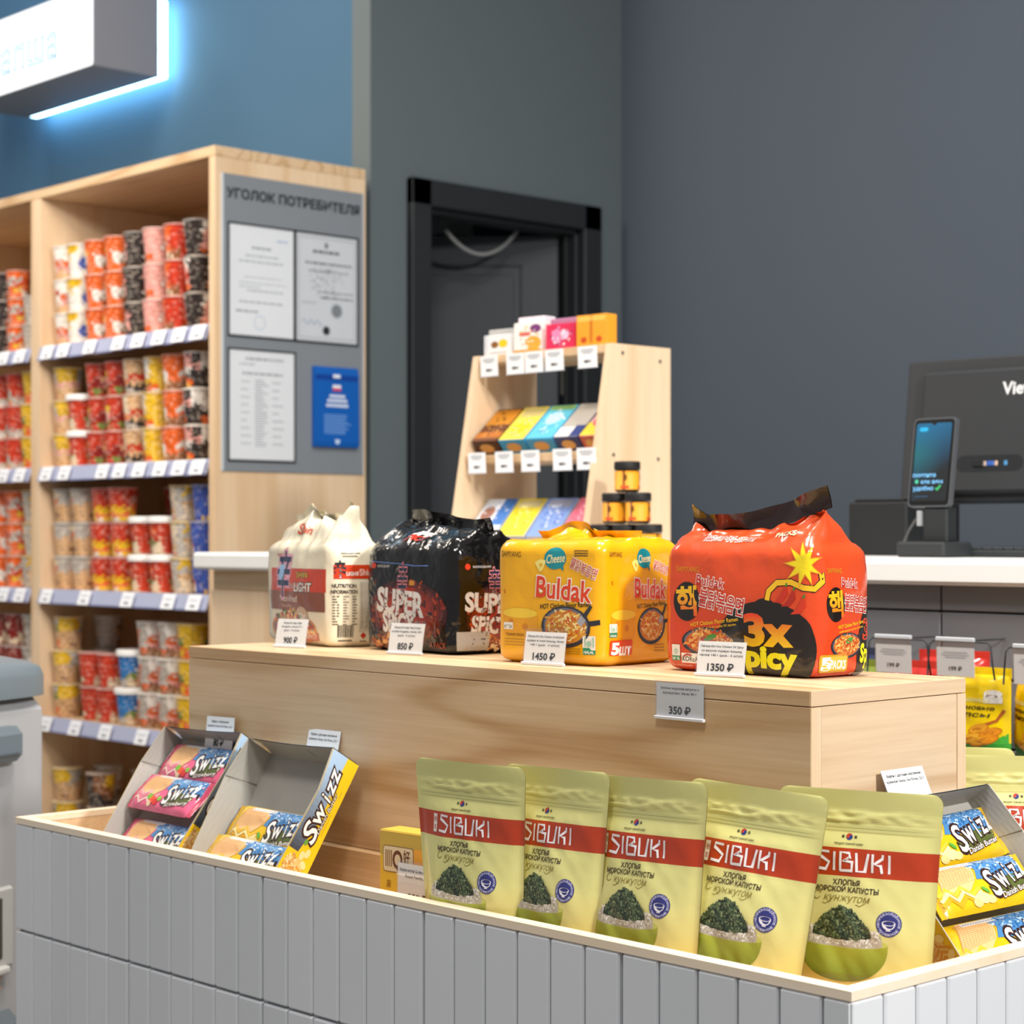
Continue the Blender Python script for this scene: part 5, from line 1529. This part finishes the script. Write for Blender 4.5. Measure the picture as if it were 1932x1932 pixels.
m = MB()
m.box((-.0, .012, .02), (.07, .035, .26), '222426', .004); m.box((-.10, -.07, 0), (.20, .09, .016), '25282A', .004)
m.obj('foot', M_MATTE, mo)

ph = thing('payment_phone', 'upright payment phone with glowing blue screen on a black dock', 'phone', (-1.912, 2.752, CZ + .084), (R(-8), 0, R(-1)))
m = MB()
m.prism(rrect(-.0425, 0, .0425, .152, .008)[0], 0, .010, 1, '4E5054'); m.obj('shell', M_PLAST, ph)
m = MB()
m.prism(rrect(-.0395, .003, .0395, .149, .006)[0], -.0006, 0, 1, '050607'); m.obj('bezel', M_PLAST, ph)
m = MB()
S = planeS((0, -.0006, 0))
scr = rrect(-.0355, .010, .0355, .143, .004, 3)
def scol(u, v):
    t = (v - .04) / .10
    base = mixc('041018', '0A6E9A', max(0, t) * 1.1 - .12 - u * 6)
    return mixc(base, '0C7A70', max(0, .75 - abs(t - .5) * 1.6) * max(0, (.02 - u) / .055) * .8)
decal(m, S, scr, scol, 1, .006)
decal(m, S, poly([(-.006, .1435), (.006, .1435), (.002, .139), (-.002, .139)]), (.002, .003, .004), 2)
decal(m, S, rrect(-.029, .129, -.012, .136, .003), (.02, .55, .95), 2)
for txt, x, z, wd in (('платите', -.012, .0545, .046), ('как вам', .004, .0432, .043), ('удобно', -.0125, .032, .041)):
    decal(m, S, T(txt, x, z, .0072, wd, bold=.02), (.30, .82, 1.35), 3)
decal(m, S, ell(-.0265, .0432, .0035, .0035, 14), (.10, .80, .45), 3); decal(m, S, stroke([(.0125, .032), (.0155, .029), (.0225, .0365)], .0028), (.06, .75, .20), 3)
decal(m, S, rect(-.028, .017, -.002, .0185), (.03, .12, .22), 2)
m.obj('screen', M_SCREEN, ph)
dk = thing('phone_dock', 'black block dock carrying the payment phone', 'stand', (-1.912, 2.762, CZ))
MB().box((-.048, -.035, 0), (.048, .05, .026), '2E3032', .004).obj('base', M_MATTE, dk)
m = MB(); m.box((-.012, -.008, .024), (.036, .022, .083), '26282A', .003); m.box((-.022, -.012, .052), (-.014, -.002, .078), '9A9C9E', .001); m.obj('column', M_MATTE, dk)
tag(MB().tube([(-1.955, 2.78, CZ + .066), (-1.985, 2.80, CZ + .045), (-2.02, 2.83, CZ + .018), (-2.045, 2.86, CZ + .004), (-2.02, 2.9, CZ + .004)], .0022, '3A3C3E').obj('charging_cable', M_PLAST), 'thin dark cable curving from the phone dock to the counter', 'cable')
pr = thing('receipt_printer', 'black box shaped receipt printer beside the monitor', 'printer', (-2.13, 3.0, CZ))
m = MB(); m.box((-.075, -.08, 0), (.055, .09, .098), '1B1D1F', .004); m.obj('housing', M_MATTE, pr)
m = MB(); m.box((-.065, -.074, .098), (.045, .0, .103), '121315', .002); m.obj('cover', M_MATTE, pr)
kb = thing('till_keyboard', 'low black keyboard box lying on the counter under the monitor', 'keyboard', (-1.80, 2.86, CZ), (0, 0, R(2)))
m = MB(); m.box((-.10, -.05, 0), (.16, .06, .012), '2C2F31', .003); m.obj('body', M_MATTE, kb)
m = MB()
for i in range(12):
    for j in range(4):
        m.box((-.09 + i * .02, -.042 + j * .024, .012), (-.074 + i * .02, -.022 + j * .024, .016), '3A3D40', .001)
m.obj('keys', M_MATTE, kb)

# ---------------------------------------------------------------- snacks hanging on the slat wall
def hook(x, z, label, lines):
    t = thing('slatwall_hook', label, 'hook', (x, 2.36, z), (0, 0, 0), 'hooks on the slat wall')
    m = MB()
    m.tube([(0, .114, .022), (0, .004, .022), (0, .0, .024)], .0016, '37383B')
    m.tube([(-.056, .002, -.03), (-.053, .0, -.005), (-.051, 0, .016), (-.045, 0, .022), (.045, 0, .022), (.051, 0, .016), (.053, 0, -.005), (.056, .002, -.03)], .0014, '37383B')
    m.obj('wire', M_MATTE, t)
    c = thing('price_card', 'white ticket in a clear holder on the slat wall, ' + lines, 'price tag', (x, 2.350, z - .015), (R(2), 0, 0), 'tickets on the slat wall hooks')
    m = MB()
    m.box((-.031, -.0008, -.012), (.031, 0, .029), 'EDEDEF')
    S = planeS((0, -.0008, 0))
    for w_, zz in ((.040, .0215), (.046, .018), (.036, .0145)):
        decal(m, S, rect(-w_ / 2, zz, w_ / 2, zz + .0016), 'B9BBC0', 1)
    decal(m, S, T('199 ₽', 0, -.0005, .006, .021, bold=.03), '4A4C52', 1)
    m.obj('card', M_PAPER, c)
    m = MB()
    m.box((-.032, -.002, -.0135), (.032, -.0012, .041), 'ffffff'); m.obj('clear_sleeve', M_CLEAR, c)
    MB().box((-.032, -.003, .0375), (.032, .002, .0435), 'C6CAD0', .001).obj('top_clip', M_PLAST, c)
hook(-1.692, .999, 'black wire hook loop behind the riser, nearest the red pack', 'above the riser top')
hook(-1.586, .999, 'black wire hook loop over the yellow banana chip bags', 'over the banana chips')
hook(-1.460, .994, 'black wire hook loop cut by the frame edge', 'cut by the frame edge')

def snack(label, loc, yaw, w_, h, kind, roll=0, cat='snack bag'):
    t = thing('snack_bag', label, cat, loc, (0, R(roll), R(yaw)), 'snack bags hanging on the slat wall')
    def f(u, v, sg=-1):
        e = max(0, 1 - abs(u) ** 4) * max(0, 1 - abs(2 * v - 1) ** 6)
        return Vector((u * w_ / 2, sg * (.017 * e + .0004) + .002 * noise.noise(Vector((u * 3, v * 5, sg))) * e, v * h))
    def S(x, z):
        a, b = x / (w_ / 2), z / h
        n = (f(a + .01, b) - f(a - .01, b)).cross(f(a, b + .01) - f(a, b - .01))
        return f(a, b), n.normalized()
    top, low = dict(y=('F2CE08', '42A838'), r=('C43028', 'D8901E'), g=('7A8A30', '5A6A24'), n=('26324E', '26324E'), p=('D8C0C8', '9A70A8'))[kind]
    m = MB()
    for sg in (-1, 1):
        m.grid(lambda u, v, sg=sg: f(-1 + 2 * u, v, sg), 20, 28, lambda u, v: low if v < .17 and kind == 'y' else top)
    L = .012
    if kind == 'y':
        decal(m, S, poly([(-w_ * .48, h * .168), (w_ * .48, h * .168), (w_ * .48, h * .30), (w_ * .3, h * .2)]), low, 1, L)
        decal(m, S, T('Banana', -w_ * .05, h * .70, h * .055, w_ * .62, shear=.2, bold=.09), 'E8D87A', 2, L)
        decal(m, S, T('Банановые', -w_ * .02, h * .60, h * .055, w_ * .72, shear=.2, bold=.02), '3E3410', 2, L); decal(m, S, T('Чипсы', -w_ * .02, h * .515, h * .06, w_ * .6, shear=.2, bold=.02), '3E3410', 2, L)
        decal(m, S, rect(w_ * .2, h * .66, w_ * .42, h * .74), 'EEEAE2', 2, L); decal(m, S, ell(w_ * .31, h * .77, w_ * .11, h * .05, 18), 'F4F0EA', 3, L); decal(m, S, ell(w_ * .3, h * .745, w_ * .07, h * .015, 12), '7A5A3A', 4)
        decal(m, S, stroke([(w_ * .22, h * .40), (w_ * .36, h * .45), (w_ * .44, h * .58)], w_ * .035), 'B05A28', 2, L)
        decal(m, S, ell(-w_ * .37, h * .36, w_ * .12, h * .065, 20), 'F2F2EE', 2, L)
        for x, z, c in ((.12, .34, 'F0A828'), (.28, .30, 'E89420'), (.24, .22, 'E8921E'), (.02, .22, 'F2B030'), (.12, .19, 'EFA626')):
            decal(m, S, ell(w_ * x, h * z, w_ * .15, h * .06, 20, rot=.3), 'D27C1A', 3, L); decal(m, S, ell(w_ * x, h * (z + .006), w_ * .13, h * .05, 20, rot=.3), c, 4, L); decal(m, S, ell(w_ * x, h * (z + .004), w_ * .05, h * .018, 12), 'D8841C', 5)
    elif kind == 'r':
        decal(m, S, rect(-w_ * .47, h * .55, w_ * .47, h * .9), 'D8941E', 1, L); specks(m, S, 0, h * .7, w_ * .4, h * .15, 40, .008, ['C8481C', 'E8B43A', '8A1C14'], 2)
    elif kind == 'p':
        decal(m, S, ell(-w_ * .2, h * .3, w_ * .22, h * .12, 20), 'C8B4E0', 1, L); decal(m, S, ell(-w_ * .3, h * .6, w_ * .12, h * .06, 16), '3E9A5A', 1, L)
    m.obj('bag', M_FILM, t)
    m = MB()
    m.box((-w_ / 2, -.0012, h - .004), (w_ / 2, .0012, h + .010), top)
    m.obj('top_seal', M_FILM, t)
snack('yellow banana chip bag with green foot hanging in front beside the riser', (-1.574, 2.385, .859), 0, .112, .116, 'y')
snack('yellow banana chip bag turned aside behind the front one', (-1.500, 2.412, .853), -30, .10, .12, 'y', 5)
snack('yellow banana chip bag hanging deepest on its hook', (-1.462, 2.436, .85), -8, .10, .12, 'y', -4)
snack('pale pink and purple snack bag cut by the frame edge', (-1.425, 2.385, .86), 0, .10, .125, 'p')
snack('red snack bag with amber band hanging behind the riser', (-1.690, 2.402, .83), 0, .11, .148, 'r')
snack('red snack bag hanging close behind the other red bag', (-1.648, 2.438, .845), 10, .11, .148, 'r')
snack('olive green snack bag peeping over the riser beside the red pack', (-1.795, 2.41, .825), 0, .10, .15, 'g')
snack('navy snack bag hanging deepest on the slat wall', (-1.80, 2.448, .84), 0, .12, .15, 'n')

# ---------------------------------------------------------------- grey plastic cart at the edge of the picture
ct = thing('plastic_cart', 'pale grey plastic cart with slate grey rounded lid beside the tiled bin', 'cart', (-3.072, 1.310, 0), (0, 0, R(23)))
MB().box((-.276, -.300, .14), (.276, .300, .912), 'B4B5B8', .03).obj('body', M_PLAST, ct)
m = MB()
def lid(u, v):
    a = u * 2 * pi
    k = (1, 1, .985, .93, .80, .5, 0)[round(v * 6)]
    z = (.905, .938, .952, .962, .972, .985, .99)[round(v * 6)]
    ex = lambda t: (abs(t) ** .22) * (1 if t > 0 else -1)
    return (.287 * k * ex(cos(a)), .311 * k * ex(sin(a)), z)
m.grid(lid, 64, 6, '748088', True, True)
m.obj('lid', M_PLAST, ct)
m = MB()
m.box((.262, -.2, .805), (.308, .19, .862), '6E7A82', .012); m.box((.30, -.19, .815), (.312, .17, .826), '5A646C', .004)
m.obj('handle', M_PLAST, ct)
m = MB()
m.box((.270, -.2, .47), (.282, .19, .60), 'C4C5C2', .004); m.box((.2765, -.18, .485), (.2835, .16, .585), '4A4A44', .002); m.box((.274, -.19, .462), (.292, .17, .474), 'D6D6D2', .003)
for z in (.435, .450):
    m.box((.270, -.2, z), (.280, .16, z + .008), 'C8A890', .001)
m.obj('front_hatch', M_PLAST, ct)
MB().box((-.27, -.295, .10), (.30, .20, .40), '66727A', .02).obj('base_bumper', M_PLAST, ct)
for x in (-.2, .2):
    for y in (-.22, .2):
        m = MB()
        m.lathe([(.012, -.018), (.048, -.018), (.05, -.01), (.05, .01), (.048, .018), (.012, .018)], 24, '2A2B2C', TM((x, y, .05), 0, R(90)))
        m.box((x - .02, y - .03, .05), (x + .02, y + .03, .11), '8A8C8E', .004)
        m.obj('caster', M_PLAST, ct)
